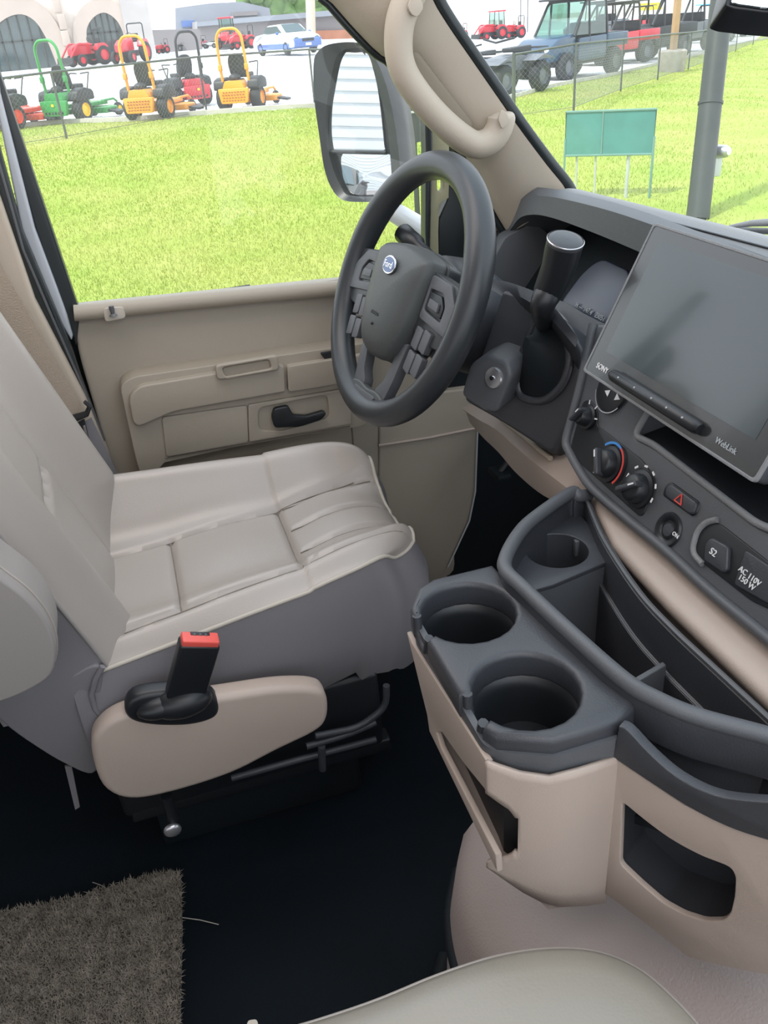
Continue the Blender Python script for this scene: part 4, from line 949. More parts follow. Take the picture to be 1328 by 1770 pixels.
tag(MB().tube(pxs([(315,1586),(345,1590),(378,1598)],lambda x,y:at(x,y,'z',.006)),.0007,6).build('straw_fibre',STR),'pale straw fibre on the black floor right of the rug','fibre',group=None)
tag(MB().tube(pxs([(160,1525),(172,1529),(186,1536)],lambda x,y:at(x,y,'z',.006)),.0005,6).build('straw_fibre',STR),'thin straw fibre on the black floor above the rug edge','fibre')
# ================================================================== outside mirror
om=thing('side_mirror','tall black outside mirror with split glass on the driver door','mirror',(.5,1.85,.75))
mc=V(.48,1.85,1.0); mn=V(-1.23,-0.86,0.11).normalized()
mp=lambda x,y,h=0: pln(x,y,mc+mn*h,mn)
hout=cr([mp(*p) for p in [(549,110),(556,90),(575,77),(615,73),(640,82),(660,110),(678,160),(690,220),(697,280),(698,325),(680,345),(640,348),(600,345),(580,325),(567,290),(558,230),(550,170)]],4,True)
hin=cr([mp(*p) for p in [(572,150),(580,110),(590,90),(605,84),(632,86),(645,110),(655,150),(668,200),(676,260),(680,330),(674,339),(640,340),(605,338),(590,320),(576,285),(566,240),(566,190)]],4,True)
n_=len(hout); hin=hin[:n_]
bk1=[p-mn*.07+(mc-p)*.12 for p in hout]
rows=[[p-mn*.012 for p in hin],[p+mn*.004 for p in hin],[p+mn*.012 for p in hout],[p-mn*.02 for p in hout],bk1,[mc-mn*.12+(p-mc)*.4 for p in hout]]
MB().loft(rows,True,False,True).build('housing',BLK,om)
MB().prism([p-mn*.012 for p in hin],-mn*.002).build('glass_backing',BLK,om)
ug=cr([mp(*p) for p in [(574,140),(584,100),(592,91),(610,91),(632,93),(642,120),(650,155),(656,200),(661,250),(662,259),(650,261),(610,261),(570,259),(566,250),(567,200)]],4,True)
MB().prism([p-mn*.006 for p in ug],-mn*.004).build('upper_glass',MIR,om)
lg=cr([mp(*p) for p in [(590,266),(630,267),(672,268),(676,300),(676,335),(640,337),(608,336),(596,322),(589,300)]],4,True)
cg=sum(lg,V(0,0,0))/len(lg); tl=(mn+V(.22,-.05,-.06)*-0.0+V(.30,-.22,-.10)).normalized()
rows=[]
for t in (1,.8,.6,.4,.2,.01): rows.append([cg+(p-cg)*t+mn*(-.006+.0008*(1-t*t)) for p in lg])
MB().loft(rows,True).build('lower_convex_glass',MIR,om)
MB().tube([mp(568,262,-.004),mp(668,264,-.004)],.004,8).build('glass_divider',BLK,om)
# arm shell (gray) beside housing
ms=lambda x,y,Y=1.84: at(x,y,'y',Y)
q=cr([ms(*p) for p in [(614,74),(628,78),(650,100),(680,135),(698,175),(708,225),(714,275),(715,320),(690,345),(680,330),(680,270),(672,215),(660,165),(645,115),(630,92)]],4,True)
MB().prism(q,(-.01,-.03,0)).build('arm_shell',MAR,om,bev=.008)
MB().tube(pxs([(664,330),(668,350),(672,375)],lambda x,y:at(x,y,'y',1.84)),.022,12).build('lower_arm',MAR,om)
MB().tube(pxs([(670,360),(700,378),(735,400),(775,420)],lambda x,y:at(x,y,'y',1.76))+[at(800,440,'y',1.58)],[.020,.022,.024,.026,.028],14).build('white_arm',WPT,om)
# ================================================================== interior mirror corner and wiper
rv=thing('rear_view_mirror','lower corner of black rear view mirror near the windshield top','mirror',tuple(dep(1330,-30,.6)))
q=cr([dep(x,y,.60) for x,y in [(1256,-2),(1262,12),(1290,17),(1340,22),(1420,20),(1480,-60),(1400,-110),(1290,-80)]],4,True)
MB().prism(q,_d*.03).build('mirror_case',BLK,rv,bev=.005)
q=cr([dep(x,y,.597) for x,y in [(1266,-4),(1272,5),(1295,9),(1340,14),(1415,12),(1465,-60),(1395,-100),(1296,-72)]],4,True)
MB().prism(q,_d*.002).build('mirror_glass',MIR,rv)
wp_=thing('windshield_wiper','black windshield wiper arm resting beyond the dashboard','wiper',tuple(at(1328,395,'x',.93)))
MB().tube([at(x,y,'x',.93) for x,y in [(1262,392),(1300,386),(1340,384),(1400,384)]],[.003,.005,.006,.006],8).build('wiper_arm',MAR,wp_); MB().tube([at(x,y,'x',.95) for x,y in [(1280,398),(1340,400),(1400,402)]],.005,8).build('wiper_blade',BLK,wp_)
# ================================================================== outdoors
def sm(t): t=max(0,min(1,t)); return t*t*(3-2*t)
def G(x,y):
    z=-.85+.33*sm((y-9)/11)*sm((12-abs(x-2)*.2)/10 if x<2 else 1)
    z-=.05*max(0,x-.2*y)*sm((y-8)/10)
    z+=.25*sm((y-35)/25)*sm((.5*y-x)/10)
    z+=.05*math.sin(x*.55+1)*math.sin(y*.42)*sm((y-6)/4)*sm((24-y)/4)
    return z
def gnd(px,py,dz=0):
    a=ray(px,py); lo=2.0; t=2.0
    while t<260:
        p=CAM+a*t
        if p.z<=G(p.x,p.y)+dz: break
        t*=1.01
    lo=t/1.01; hi=t
    for _ in range(20):
        m_=(lo+hi)/2; p=CAM+a*m_
        if p.z<=G(p.x,p.y)+dz: hi=m_
        else: lo=m_
    return CAM+a*hi
def depth(p): return (p-CAM).dot(_d)
# lawn boundary (kerb) in plan
kb=[(-700,262),(-200,235),(0,224),(100,215),(240,209),(330,201),(480,190),(620,184),(735,182),(862,176),(962,150),(1052,133),(1139,112),(1217,94),(1300,72),(1500,30)]
KB=[gnd(*p) for p in kb]
def rb(th):
    for a,b in zip(KB,KB[1:]):
        ta=math.atan2(a.y,a.x); tb=math.atan2(b.y,b.x)
        if tb<=th<=ta:
            w=(ta-th)/max(ta-tb,1e-9); return math.hypot(a.x,a.y)*(1-w)+math.hypot(b.x,b.y)*w
    return 30.0 if th>1.5 else math.hypot(KB[-1].x,KB[-1].y)
T0=math.atan2(KB[0].y,KB[0].x); T1=math.atan2(KB[-1].y,KB[-1].x)
rows=[]
for i in range(161):
    th=T0+(T1-T0)*i/160; R_=rb(th); r=[]
    for j in range(61):
        d=2.3+(R_-2.3)*(j/60); x,y=math.cos(th)*d,math.sin(th)*d
        r.append(V(x,y,G(x,y)))
    rows.append(r)
tag(MB().loft(rows).build('ground_lawn',LAWN),'bright green mown lawn between the vehicle and the lot','lawn',kind='structure')
# blades
nb=260000; th=RNG.uniform(max(T1,.30),min(T0,2.2),nb); rr_=RNG.uniform(0,1,nb)
vv=np.zeros((nb*3,3),np.float32); 
k=0
for i in range(nb):
    R_=rb(th[i])-.05; d=6.0+(R_-6.0)*rr_[i]**1.25; x=math.cos(th[i])*d; y=math.sin(th[i])*d; z=G(x,y)
    a=RNG.random()*6.28; hgt=.020+.025*RNG.random(); w=.002+.0003*d; le=RNG.normal(0,.014,2)
    cx_,sx__=math.cos(a)*w,math.sin(a)*w
    vv[3*i]=(x-cx_,y-sx__,z-.005); vv[3*i+1]=(x+cx_,y+sx__,z-.005); vv[3*i+2]=(x+le[0],y+le[1],z+hgt)
me=bpy.data.meshes.new('grass_blades'); me.vertices.add(nb*3); me.vertices.foreach_set('co',vv.ravel()); me.loops.add(nb*3); me.loops.foreach_set('vertex_index',np.arange(nb*3,dtype=np.int32)); me.polygons.add(nb); me.polygons.foreach_set('loop_start',np.arange(0,nb*3,3,dtype=np.int32)); me.update(calc_edges=True); me.materials.append(BLD)
go=bpy.data.objects.new('grass',me); COL.objects.link(go); tag(go,'short sunlit grass blades covering the lawn','grass',kind='stuff')
# parking lot
rows=[]
for i in range(101):
    t=T0+.5+(T1-.35-T0-.5)*i/100; R_=max(rb(max(min(t,T0),T1))-.3,10)
    rows.append([V(math.cos(t)*d,math.sin(t)*d,G(math.cos(t)*d,math.sin(t)*d)-.015) for d in [R_,R_+1.5,R_+4,R_+9,R_+18,R_+35,R_+70,R_+130]])
tag(MB().loft(rows).build('ground_lot',ASP),'pale sunlit paved sales lot beyond the fence',None,kind='structure')
kp_=[p for p in KB]
rows=[[p+V(0,0,.01) for p in kp_],[p+V(0,.0,.10) for p in kp_],[p+(V(p.x,p.y,0).normalized()*.16)+V(0,0,.10) for p in kp_],[p+(V(p.x,p.y,0).normalized()*.17) for p in kp_]]
tag(MB().loft([cr(r,4) for r in rows]).build('kerb',CUR),'pale concrete kerb along the edge of the lawn','kerb')
# driveway and lawn strip behind the vehicle (seen in the outside mirror)
tag(MB().box((-12,0.6,-.87),(34,5.2,.04)).build('ground_drive',DRV),'pinkish paved drive beneath the vehicle',None,kind='structure')
tag(MB().box((-24,9.5,-.88),(40,14,.04)).build('ground_lawn_rear',LAWN),'lawn beside the drive behind the vehicle',None,kind='structure')
# ------------------------------------------------------------------ fence
def fence(L,label,Hh=1.2,thick=()):
    t=thing('chain_link_fence',label,'fence',tuple(L[0]))
    for i,p in enumerate(L): MB().cyl(p+V(0,0,-.05),p+V(0,0,Hh+.02),.040 if i in thick else .024,10).build('post',FNC,t)
    MB().tube([p+V(0,0,Hh) for p in L],.022,8).build('top_rail',GPT if False else FNC,t)
    MB().tube([p+V(0,0,.05) for p in L],.005,5).build('tension_wire',FNC,t)
    m=MB(); h=Hh-.06
    for a,b in zip(L,L[1:]):
        d=(b-a); ln_=V(d.x,d.y,0).length; st_=.075+.0015*depth(a); n=int(ln_/st_); u=V(d.x,d.y,0).normalized(); nn=V(-u.y,u.x,0)
        for s_ in (1,-1):
            k=-int(h/st_)
            while k<=n+int(h/st_):
                x0=k*st_; pts=[]
                t0,t1=0.0,h
                xa=x0; xb=x0+s_*h
                # clip to 0..ln_
                for _ in (0,1):
                    pass
                def clip(xx0,xx1):
                    tt0,tt1=0.0,1.0; dx=xx1-xx0
                    for e0,e1 in ((0,1),(1,-1)):
                        bound=0 if e0==0 else ln_
                        den=dx*e1; num=(bound-xx0)*e1
                        if den>0: tt0=max(tt0,num/den)
                        elif den<0: tt1=min(tt1,num/den)
                    return tt0,tt1
                c0,c1=clip(xa,xb)
                if c1-c0>.02:
                    def P(tt):
                        xx=xa+(xb-xa)*tt; f_=xx/ln_; return a+(b-a)*f_+V(0,0,.05+h*tt)
                    p0,p1=P(c0),P(c1); w=.0022
                    m.add([p0-u*w,p0+u*w,p1+u*w,p1-u*w],[(0,1,2,3)]); m.add([p0-nn*w,p0+nn*w,p1+nn*w,p1-nn*w],[(0,1,2,3)])
                k+=1
    m.build('wire_mesh',FNW,t,smooth=False)
    return t
A0=gnd(117,245); B0=gnd(358,200)
A0=dep(117,245,17.0); B0=dep(358,197,20.3); A0.z=G(A0.x,A0.y); B0.z=G(B0.x,B0.y)
def onG(x,y): return V(x,y,G(x,y))
Ldir=(B0-A0)
fence([onG(-7.3,18.2),onG(-4.0,18.8),A0,B0,onG(5.0,22.0),onG(6.9,20.2)],'dark chain link fence in front of the mowers, behind the left side window')
rp=[(888,204,18.0),(992,190,17.4),(1073,158,22.0),(1137,137,26.0),(1190,120,31),(1228,106,36),(1272,88,45),(1302,76,52),(1400,50,66)]
RP=[]
for x,y,D in rp:
    p=dep(x,y,D); RP.append(p)
fence(RP,'dark chain link fence running beyond the windshield past the off-road vehicles',thick=(0,))
# ------------------------------------------------------------------ machines
def Wl(root,name,x,y,z,r,w,tire=TIR,hub=ORG,n=24):
    mb=MB().lathe([(r*.55,-w/2),(r*.86,-w/2),(r,-w*.30),(r,w*.30),(r*.86,w/2),(r*.55,w/2)],(x,y,z),(1,0,0),n); t=mb.build(name,tire,root,world=False)
    MB().lathe([(0,-w*.36),(r*.2,-w*.40),(r*.5,-w*.30),(r*.57,-w*.5),(r*.57,w*.5),(r*.5,w*.30),(r*.2,w*.40),(0,w*.36)],(x,y,z),(1,0,0),n).build('wheel_hub',hub,t,world=False)
    return t
def mower(base,ang,body,rops,hub,label,grille=True,scale=1.0,deck=None,emblem=False):
    # local: +Y forward, X right
    t=thing('riding_mower',label,'riding mower',tuple(base),ang,'zero turn mowers lined up behind the fence'); t.scale=(scale,)*3
    deck=deck or body
    for s in (-1,1): Wl(t,'rear_wheel',s*.47,0,.29,.29,.26,TIR,hub)
    for s in (-1,1): Wl(t,'caster_wheel',s*.42,1.55,.16,.16,.13,TIR,hub,16)
    for s in (-1,1): MB().tube([(s*.30,1.05,.40),(s*.42,1.42,.42),(s*.42,1.55,.34)],.03,8).build('caster_arm',body,t,world=False)
    # engine guard at the rear
    g=[V(-.36,-.52,.20),V(.36,-.52,.20),V(.42,-.50,.55),V(-.42,-.50,.55)]
    MB().prism(fillet(g,.05,4),(0,.10,0)).build('engine_guard',body,t,world=False,bev=.012)
    if grille:
        for r_ in range(4):
            for c_ in range(9):
                pass
        m=MB()
        for r_ in range(4):
            for c_ in range(8): m.box((-.28+.08*c_+(.04 if r_%2 else 0)*.5,-.522,.27+.065*r_),(.05,.01,.022))
        m.build('guard_slots',GRM if False else mat('slot_shade_brown',(0.30,0.10,0.01),0.8) if 'slot_shade_brown' not in MATS else MATS['slot_shade_brown'],t,world=False,smooth=False)
    else: 
        m=MB()
        for c_ in range(6): m.box((-.25+.10*c_,-.525,.27),(.05,.012,.06))
        m.build('guard_slots',VBK,t,world=False,smooth=False)
        MB().prism(fillet([V(-.04,-.524,.42),V(.04,-.524,.42),V(.04,-.524,.48),V(-.04,-.524,.48)],.01,3),(0,-.004,0)).build('yellow_badge',YEL,t,world=False)
    MB().prism(fillet([V(-.30,-.45,.55),V(.30,-.45,.55),V(.20,-.45,.72),V(-.22,-.45,.72)],.03,3),(0,.42,0)).build('engine_cover',body,t,world=False,bev=.02)
    MB().box((0,-.12,.62),(.36,.34,.26)).build('engine',VBK,t,world=False,bev=.05)
    MB().ball((-.02,-.2,.78),.16,(1,1,.6)).build('air_filter',VBK,t,world=False)
    for s in (-1,1):
        m=MB(); q=[V(s*.32,-.30,.50),V(s*.32,.42,.50),V(s*.32,.40,.72),V(s*.32,.10,.80),V(s*.32,-.24,.74)]
        m.prism(fillet(q,.08,4),(s*.30,0,0)).build('fender',VBK,t,world=False,bev=.03)
    MB().box((0,.75,.36),(.70,1.0,.10)).build('frame',body,t,world=False,bev=.02)
    dk=[V(-.70,.55,.14),V(.78,.55,.14),V(.80,1.05,.14),V(.45,1.30,.14),V(-.45,1.30,.14),V(-.70,1.05,.14)]
    MB().prism(fillet(dk,.1,4),(0,0,.14)).build('mowing_deck',deck,t,world=False,bev=.03)
    MB().prism(fillet([V(.72,.62,.18),V(1.05,.66,.12),V(1.05,.98,.12),V(.72,1.02,.18)],.03,3),(0,0,.05)).build('discharge_chute',VBK,t,world=False,bev=.01)
    MB().prism(fillet([V(-.24,.10,.76),V(.24,.10,.76),V(.24,.58,.76),V(-.24,.58,.76)],.08,4),(0,0,.11)).build('seat',VBK,t,world=False,bev=.03)
    bk_=cr([V(-.23,.06,.84),V(-.24,0,1.10),V(-.17,-.04,1.28),V(0,-.05,1.33),V(.17,-.04,1.28),V(.24,0,1.10),V(.23,.06,.84)],4)
    MB().prism(bk_,(0,.10,0)).build('seat_back',VBK,t,world=False,bev=.025)
    hoop=[V(-.36,-.20,.55),V(-.36,-.24,1.05),V(-.34,-.28,1.72),V(-.20,-.28,1.88),V(.20,-.28,1.88),V(.34,-.28,1.72),V(.36,-.24,1.05),V(.36,-.20,.55)]
    MB().tube(fillet(hoop,.12,6,False),.036,10).build('roll_bar',rops,t,world=False)
    for s in (-1,1): MB().box((s*.36,-.25,1.02),(.09,.09,.14)).build('roll_bar_hinge',rops,t,world=False,bev=.01)
    for s in (-1,1): MB().tube(fillet([V(s*.30,.55,.65),V(s*.32,.72,1.05),V(s*.30,.80,1.10),V(s*.06,.74,1.08)],.08,5,False),.016,8).build('steering_lever',VBK,t,world=False)
    return t
def place(px,py,hpx,H):
    p=gnd(px,py); D=depth(p); s=(hpx*D/FPX)/H*1.0
    return p,s
print=lambda *a:None
def M(px,py,hpx,ang,**k):
    p,s=place(px,py,hpx,2.15); print('mower',px,round(s,2),[round(c,1) for c in p]); s=max(.75,min(1.3,s)); return mower(p,math.radians(ang),scale=s,**k)
M(122,212,143,-38,body=JGR,rops=JGR,hub=YEL,label='green riding mower with yellow wheel hubs and tall green roll bar',grille=False)
M(262,207,145,-32,body=ORG,rops=ORG,hub=ORG,label='orange riding mower with orange roll bar, left of the dark roll bar mower')
M(420,190,140,-30,body=ORG,rops=ORG,hub=ORG,label='orange riding mower with orange roll bar, nearest the outside mirror')
M(332,184,128,25,body=MRD,rops=VBK,hub=VBK,label='red and black riding mower with dark roll bar between two orange ones',grille=False,deck=MRD)
M(6,225,150,-40,body=ORD,rops=VBK,hub=ORD,label='red-orange riding mower cut by the dark window frame at the far left',grille=False)
def tractor(base,ang,label,s=1.0,loader=True,cab=False,group='red tractors on the lot'):
    t=thing('tractor',label,'tractor',tuple(base),ang,group); t.scale=(s,)*3
    for q in (-1,1): Wl(t,'rear_wheel',q*.62,0,.55,.55,.34,TIR,MRD,20); Wl(t,'front_wheel',q*.55,1.55,.34,.34,.22,TIR,MRD,16)
    MB().prism(fillet([V(-.26,.55,.65),V(-.26,1.95,.60),V(-.26,1.95,1.0),V(-.26,1.5,1.22),V(-.26,.55,1.28)],.1,4),(.52,0,0)).build('hood',MRD,t,world=False,bev=.05)
    MB().box((0,.9,.5),(.35,2.0,.3)).build('chassis',VBK,t,world=False,bev=.03)
    for q in (-1,1): MB().prism(fillet([V(q*.42,-.45,.95),V(q*.42,-.2,1.2),V(q*.42,.35,1.18),V(q*.42,.55,.80)],.1,4),(q*.34,0,0)).build('fender',MRD,t,world=False,bev=.03)
    MB().box((0,-.05,1.12),(.45,.4,.12)).build('seat',VBK,t,world=False,bev=.03); MB().box((0,-.26,1.32),(.42,.1,.36)).build('seat_back',VBK,t,world=False,bev=.03)
    MB().tube([V(0,.6,1.1),V(0,.42,1.38)],.025,8).tube([V(math.cos(a)*.19,.40+math.sin(a)*.08,1.38+math.sin(a)*.16) for a in np.linspace(0,6.1,14)],.018,6,closed=True).build('steering_wheel',VBK,t,world=False)
    if cab:
        for q in (-1,1):
            for yy in (-.35,.7): MB().tube([V(q*.5,yy,1.1),V(q*.48,yy*.9,2.2)],.035,6).build('cab_post',VBK,t,world=False)
        MB().box((0,.15,2.25),(1.15,1.25,.12)).build('cab_roof',MRD,t,world=False,bev=.04); MB().box((0,.15,1.65),(.96,1.0,1.0)).build('cab_glass',GLT,t,world=False)
    else:
        MB().tube(fillet([V(-.5,-.4,.8),V(-.5,-.45,2.0),V(.5,-.45,2.0),V(.5,-.4,.8)],.15,5,False),.035,8).build('roll_bar',VBK,t,world=False)
    if loader:
        for q in (-1,1): MB().tube(fillet([V(q*.48,.6,1.15),V(q*.48,1.6,1.25),V(q*.48,2.35,.45)],.2,4,False),.055,8).build('loader_arm',MRD,t,world=False)
        MB().prism(fillet([V(-.8,2.3,.12),V(-.8,2.85,.10),V(-.8,2.80,.16),V(-.8,2.45,.25),V(-.8,2.40,.55),V(-.8,2.33,.55)],.03,3),(1.6,0,0)).build('bucket',VBK,t,world=False,bev=.01)
    return t
def T(px,py,hpx,ang,label,H=2.05,**k):
    p,s=place(px,py,hpx,H); print('tractor',px,round(s,2),[round(c,1) for c in p]); tractor(p,math.radians(ang),label,s=max(.6,min(1.5,s)),**k)
T(172,112,56,125,'red loader tractor with lowered black bucket in front of the stone building')
T(238,108,60,150,'red tractor with red wheel hubs seen inside the left orange roll bar',loader=False)
T(286,92,20,120,'small red tractor by the grey stone corner of the building',loader=False)
T(352,84,20,140,'low red tractor parked in front of the long grey roofed building',loader=False)
T(398,84,48,160,'red tractor with black roof seen through the roll bar of the right orange mower',H=2.35,cab=True,loader=False)
T(430,84,36,110,'red loader tractor left of the parked white and blue car')
T(862,68,44,95,'red cab tractor on the far lot left of the blue utility vehicle',H=2.35,cab=True,group='red tractors on the far lot')
T(800,68,24,100,'distant red machine just right of the windshield pillar',loader=False,group='red tractors on the far lot')
# motorbikes/low machines in front of the long building
def bike(base,ang,label,m,s=1.0):
    t=thing('quad_bike',label,'quad bike',tuple(base),ang,'small machines in front of the long building'); t.scale=(s,)*3
    for q in (-1,1):
        Wl(t,'wheel',q*.42,0,.3,.30,.22,TIR,GRM,14); Wl(t,'wheel',q*.42,1.25,.3,.30,.22,TIR,GRM,14)
    MB().prism(fillet([V(-.2,-.3,.6),V(-.2,.5,.75),V(-.2,1.5,.65),V(-.2,1.4,.45),V(-.2,-.2,.45)],.06,3),(.4,0,0)).build('body',m,t,world=False,bev=.04)
    for yy in (0,1.25): MB().prism(fillet([V(-.55,yy-.35,.60),V(-.55,yy,.72),V(-.55,yy+.35,.60),V(-.55,yy,.66)],.05,3),(1.1,0,0)).build('fender',m,t,world=False,bev=.01)
    MB().tube([V(-.4,.85,1.05),V(0,.95,.98),V(.4,.85,1.05)],.02,6).build('handlebar',VBK,t,world=False)
    MB().prism(fillet([V(-.13,-.1,.75),V(-.13,.6,.78),V(-.13,.6,.86),V(-.13,-.1,.88)],.03,3),(.26,0,0)).build('seat',VBK,t,world=False,bev=.02)
    for yy in (-.25,1.35): MB().tube([V(-.3,yy-.2,.82),V(.3,yy-.2,.82),V(.3,yy+.15,.82),V(-.3,yy+.15,.82)],.012,6,closed=True).build('rack',VBK,t,world=False)
    return t
for i,(px,py,h,a,l,mm) in enumerate([(315,88,15,60,'dark quad bike nearest the stone building corner',VBK),(334,86,14,80,'dark quad bike left of the low red tractor',VBK),(372,83,13,70,'white quad bike between two red tractors',CWH)]):
    p,s=place(px,py,h,1.05); bike(p,math.radians(a),l,mm,s=max(.6,min(1.6,s)))
# white and blue car
def car(base,ang,label,s,body=CWH,low=CBL):
    t=thing('parked_car',label,'car',tuple(base),ang); t.scale=(s,)*3
    prof=[(-2.2,.35),(-2.25,.75),(-1.9,.95),(-1.3,1.0),(-.75,1.40),(.45,1.42),(1.15,1.0),(2.0,.85),(2.25,.65),(2.25,.35)]
    rows=[]
    for x,k in ((-.88,.86),(-.84,1),(-.5,1.02),(.5,1.02),(.84,1),(.88,.86)):
        rows.append([V(x*(1 if z<1.02 else .80),y,.35+(z-.35)*k) for y,z in fillet2([V(a,b,0) for a,b in prof],.2)])
    MB().loft(rows,True,True,True).build('body',body,t,world=False)
    MB().box((0,2.18,.55),(1.66,.22,.40)).build('front_bumper',low,t,world=False,bev=.06)
    MB().box((0,0,.42),(1.80,3.6,.28)).build('lower_body',low,t,world=False,bev=.05)
    MB().prism([V(-.62,1.12,1.03),V(.62,1.12,1.03),V(.52,.52,1.40),V(-.52,.52,1.40)],(0,.03,.03)).build('windshield',GLD,t,world=False)
    for q in (-1,1): MB().prism([V(q*.78,-1.1,1.03),V(q*.78,.95,1.03),V(q*.71,.42,1.36),V(q*.71,-.72,1.35)],(q*.04,0,0)).build('side_window',GLD,t,world=False)
    for q in (-1,1):
        for yy in (-1.4,1.4): Wl(t,'wheel',q*.80,yy,.32,.32,.2,TIR,GRM,18)
        MB().ball((q*.62,2.18,.72),.13,(1.3,.5,.7)).build('headlamp',GLD,t,world=False); MB().ball((q*1.0,.85,1.02),.1,(1,.6,.7)).build('door_mirror',low,t,world=False)
    MB().box((0,2.30,.66),(.7,.02,.14)).build('grille',VBK,t,world=False); MB().box((0,2.30,.46),(.34,.02,.12)).build('number_plate',CWH,t,world=False)
    return t
def fillet2(P,r): return [(p.x,p.y) for p in fillet(P,r,4)]
p,s=place(498,94,45,1.42); print('car',s,p); car(p,math.radians(198),'white and blue car parked alone on the pale lot above the mowers',max(.7,min(1.3,s)))
# ------------------------------------------------------------------ side by side utility vehicles
def utv(base,ang,label,s,body,roofm=VBK,glassy=True,L=2.6,group='off-road vehicles parked behind the right fence'):
    t=thing('utility_vehicle',label,'utility vehicle',tuple(base),ang,group); t.scale=(s,)*3
    for q in (-1,1):
        for yy in (-.05,L-.4): Wl(t,'wheel',q*.66,yy,.36,.36,.27,TIR,VBK if q>0 else GRM,20)
    MB().box((0,L/2-.2,.48),(1.0,L,.22)).build('chassis',VBK,t,world=False,bev=.03)
    MB().prism(fillet([V(-.62,L-.95,.55),V(-.62,L+.35,.52),V(-.62,L+.32,.85),V(-.62,L-.15,1.08),V(-.62,L-.90,1.15)],.1,4),(1.24,0,0)).build('hood',body,t,world=False,bev=.05)
    MB().prism(fillet([V(-.72,-.75,.72),V(.72,-.75,.72),V(.72,.35,.72),V(-.72,.35,.72)],.05,3),(0,0,.34)).build('cargo_bed',body,t,world=False,bev=.03)
    MB().box((0,-.2,1.07),(1.25,.95,.02)).build('bed_floor',VBK,t,world=False)
    for q in (-1,1): MB().prism(fillet([V(q*.70,.38,.48),V(q*.70,L-.95,.48),V(q*.70,L-.95,1.02),V(q*.70,.38,1.05)],.08,4),(-q*.06,0,0)).build('door',body,t,world=False,bev=.015)
    for yy in (.55,): MB().box((0,yy,.80),(1.15,.5,.16)).build('seat',VBK,t,world=False,bev=.04); MB().box((0,yy-.25,1.12),(1.15,.14,.5)).build('seat_back',VBK,t,world=False,bev=.04)
    for q in (-1,1):
        MB().tube(fillet([V(q*.66,L-.75,1.08),V(q*.60,L-1.35,1.90),V(q*.60,.38,1.92),V(q*.66,.30,1.0)],.12,5,False),.038,8).build('roll_cage',VBK,t,world=False)
        MB().tube([V(q*.61,L*.45,1.91),V(q*.68,L*.45,.9)],.03,8).build('cage_post',VBK,t,world=False)
    for yy in (L-1.35,.38): MB().tube([V(-.6,yy,1.91),V(.6,yy,1.91)],.035,8).build('cross_bar',VBK,t,world=False)
    MB().box((0,(L-1.0)/2+.02,1.96),(1.30,L-.85,.05)).build('roof',roofm,t,world=False,bev=.02)
    if glassy:
        MB().prism([V(-.60,L-.78,1.10),V(.60,L-.78,1.10),V(.56,L-1.34,1.88),V(-.56,L-1.34,1.88)],(0,.01,.01)).build('windshield',GLT,t,world=False)
        for q in (-1,1): MB().prism([V(q*.66,.40,1.08),V(q*.66,L-.85,1.10),V(q*.61,L-1.38,1.86),V(q*.61,.42,1.86)],(q*.01,0,0)).build('side_glass',GLT,t,world=False)
    MB().tube([V(-.5,L+.38,.55),V(-.5,L+.42,.82),V(.5,L+.42,.82),V(.5,L+.38,.55)],.03,8).build('front_guard',VBK,t,world=False)
    for q in (-1,1): MB().ball((q*.48,L+.30,.80),.09,(1.2,.5,.6)).build('headlamp',CWH,t,world=False)
    MB().tube([V(math.cos(a)*.17-.3,L-1.15+math.sin(a)*.08,1.15+math.sin(a)*.15) for a in np.linspace(0,6.0,14)],.016,6,closed=True).build('steering_wheel',VBK,t,world=False)
    return t
def U(px,py,hpx,ang,label,H=1.98,**k):
    p,s=place(px,py,hpx,H); print('utv',px,round(s,2),[round(c,1) for c in p]); return utv(p,math.radians(ang),label,max(.7,min(1.5,s)),**k)
U(1022,129,116,118,'dark blue utility vehicle with glass cab and open bed behind the fence',body=UBL,L=2.7)
U(1088,108,92,108,'utility vehicle with pale sides and red bed right of the blue cab vehicle',body=MRD,glassy=False)
U(1150,100,96,112,'black utility vehicle with dark roof behind the wooden post',body=VBK,glassy=False)
U(1195,88,84,112,'black utility vehicle just left of the dark light pole',body=GRM,glassy=False)
U(1243,72,58,110,'light blue utility vehicle just right of the dark light pole',body=SKB,glassy=False,roofm=SKB)
U(1300,62,46,110,'pale blue utility vehicle at the right edge beyond the fence',body=GRM,glassy=False,roofm=SKB)
U(1052,74,66,110,'grey utility vehicle in the second row above the blue cab vehicle bed',body=GRM,glassy=False,group='second row of machines on the right lot')
U(1120,60,60,110,'red utility vehicle in the second row above the black one',body=MRD,glassy=False,group='second row of machines on the right lot')
T(895,66,34,100,'red loader tractor right beside the red cab tractor on the far lot',group='red tractors on the far lot')
for px,py,h,lab,mm in ((1128,84,34,'white quad bike in front of the wooden post',CWH),):
    p,s=place(px,py,h,1.1); t=bike(p,math.radians(110),lab,mm,max(.8,min(1.8,s))); t['group']='second row of machines on the right lot'
# quad bike in front
p,s=place(905,158,88,1.1); t=bike(p,math.radians(118),'black and grey quad bike in front of the blue utility vehicle',GRM,max(.8,min(1.6,s))); t['group']='off-road vehicles parked behind the right fence'
p,s=place(848,150,70,1.1); t=bike(p,math.radians(118),'dark quad bike partly hidden by the windshield pillar',VBK,max(.8,min(1.6,s))); t['group']='off-road vehicles parked behind the right fence'
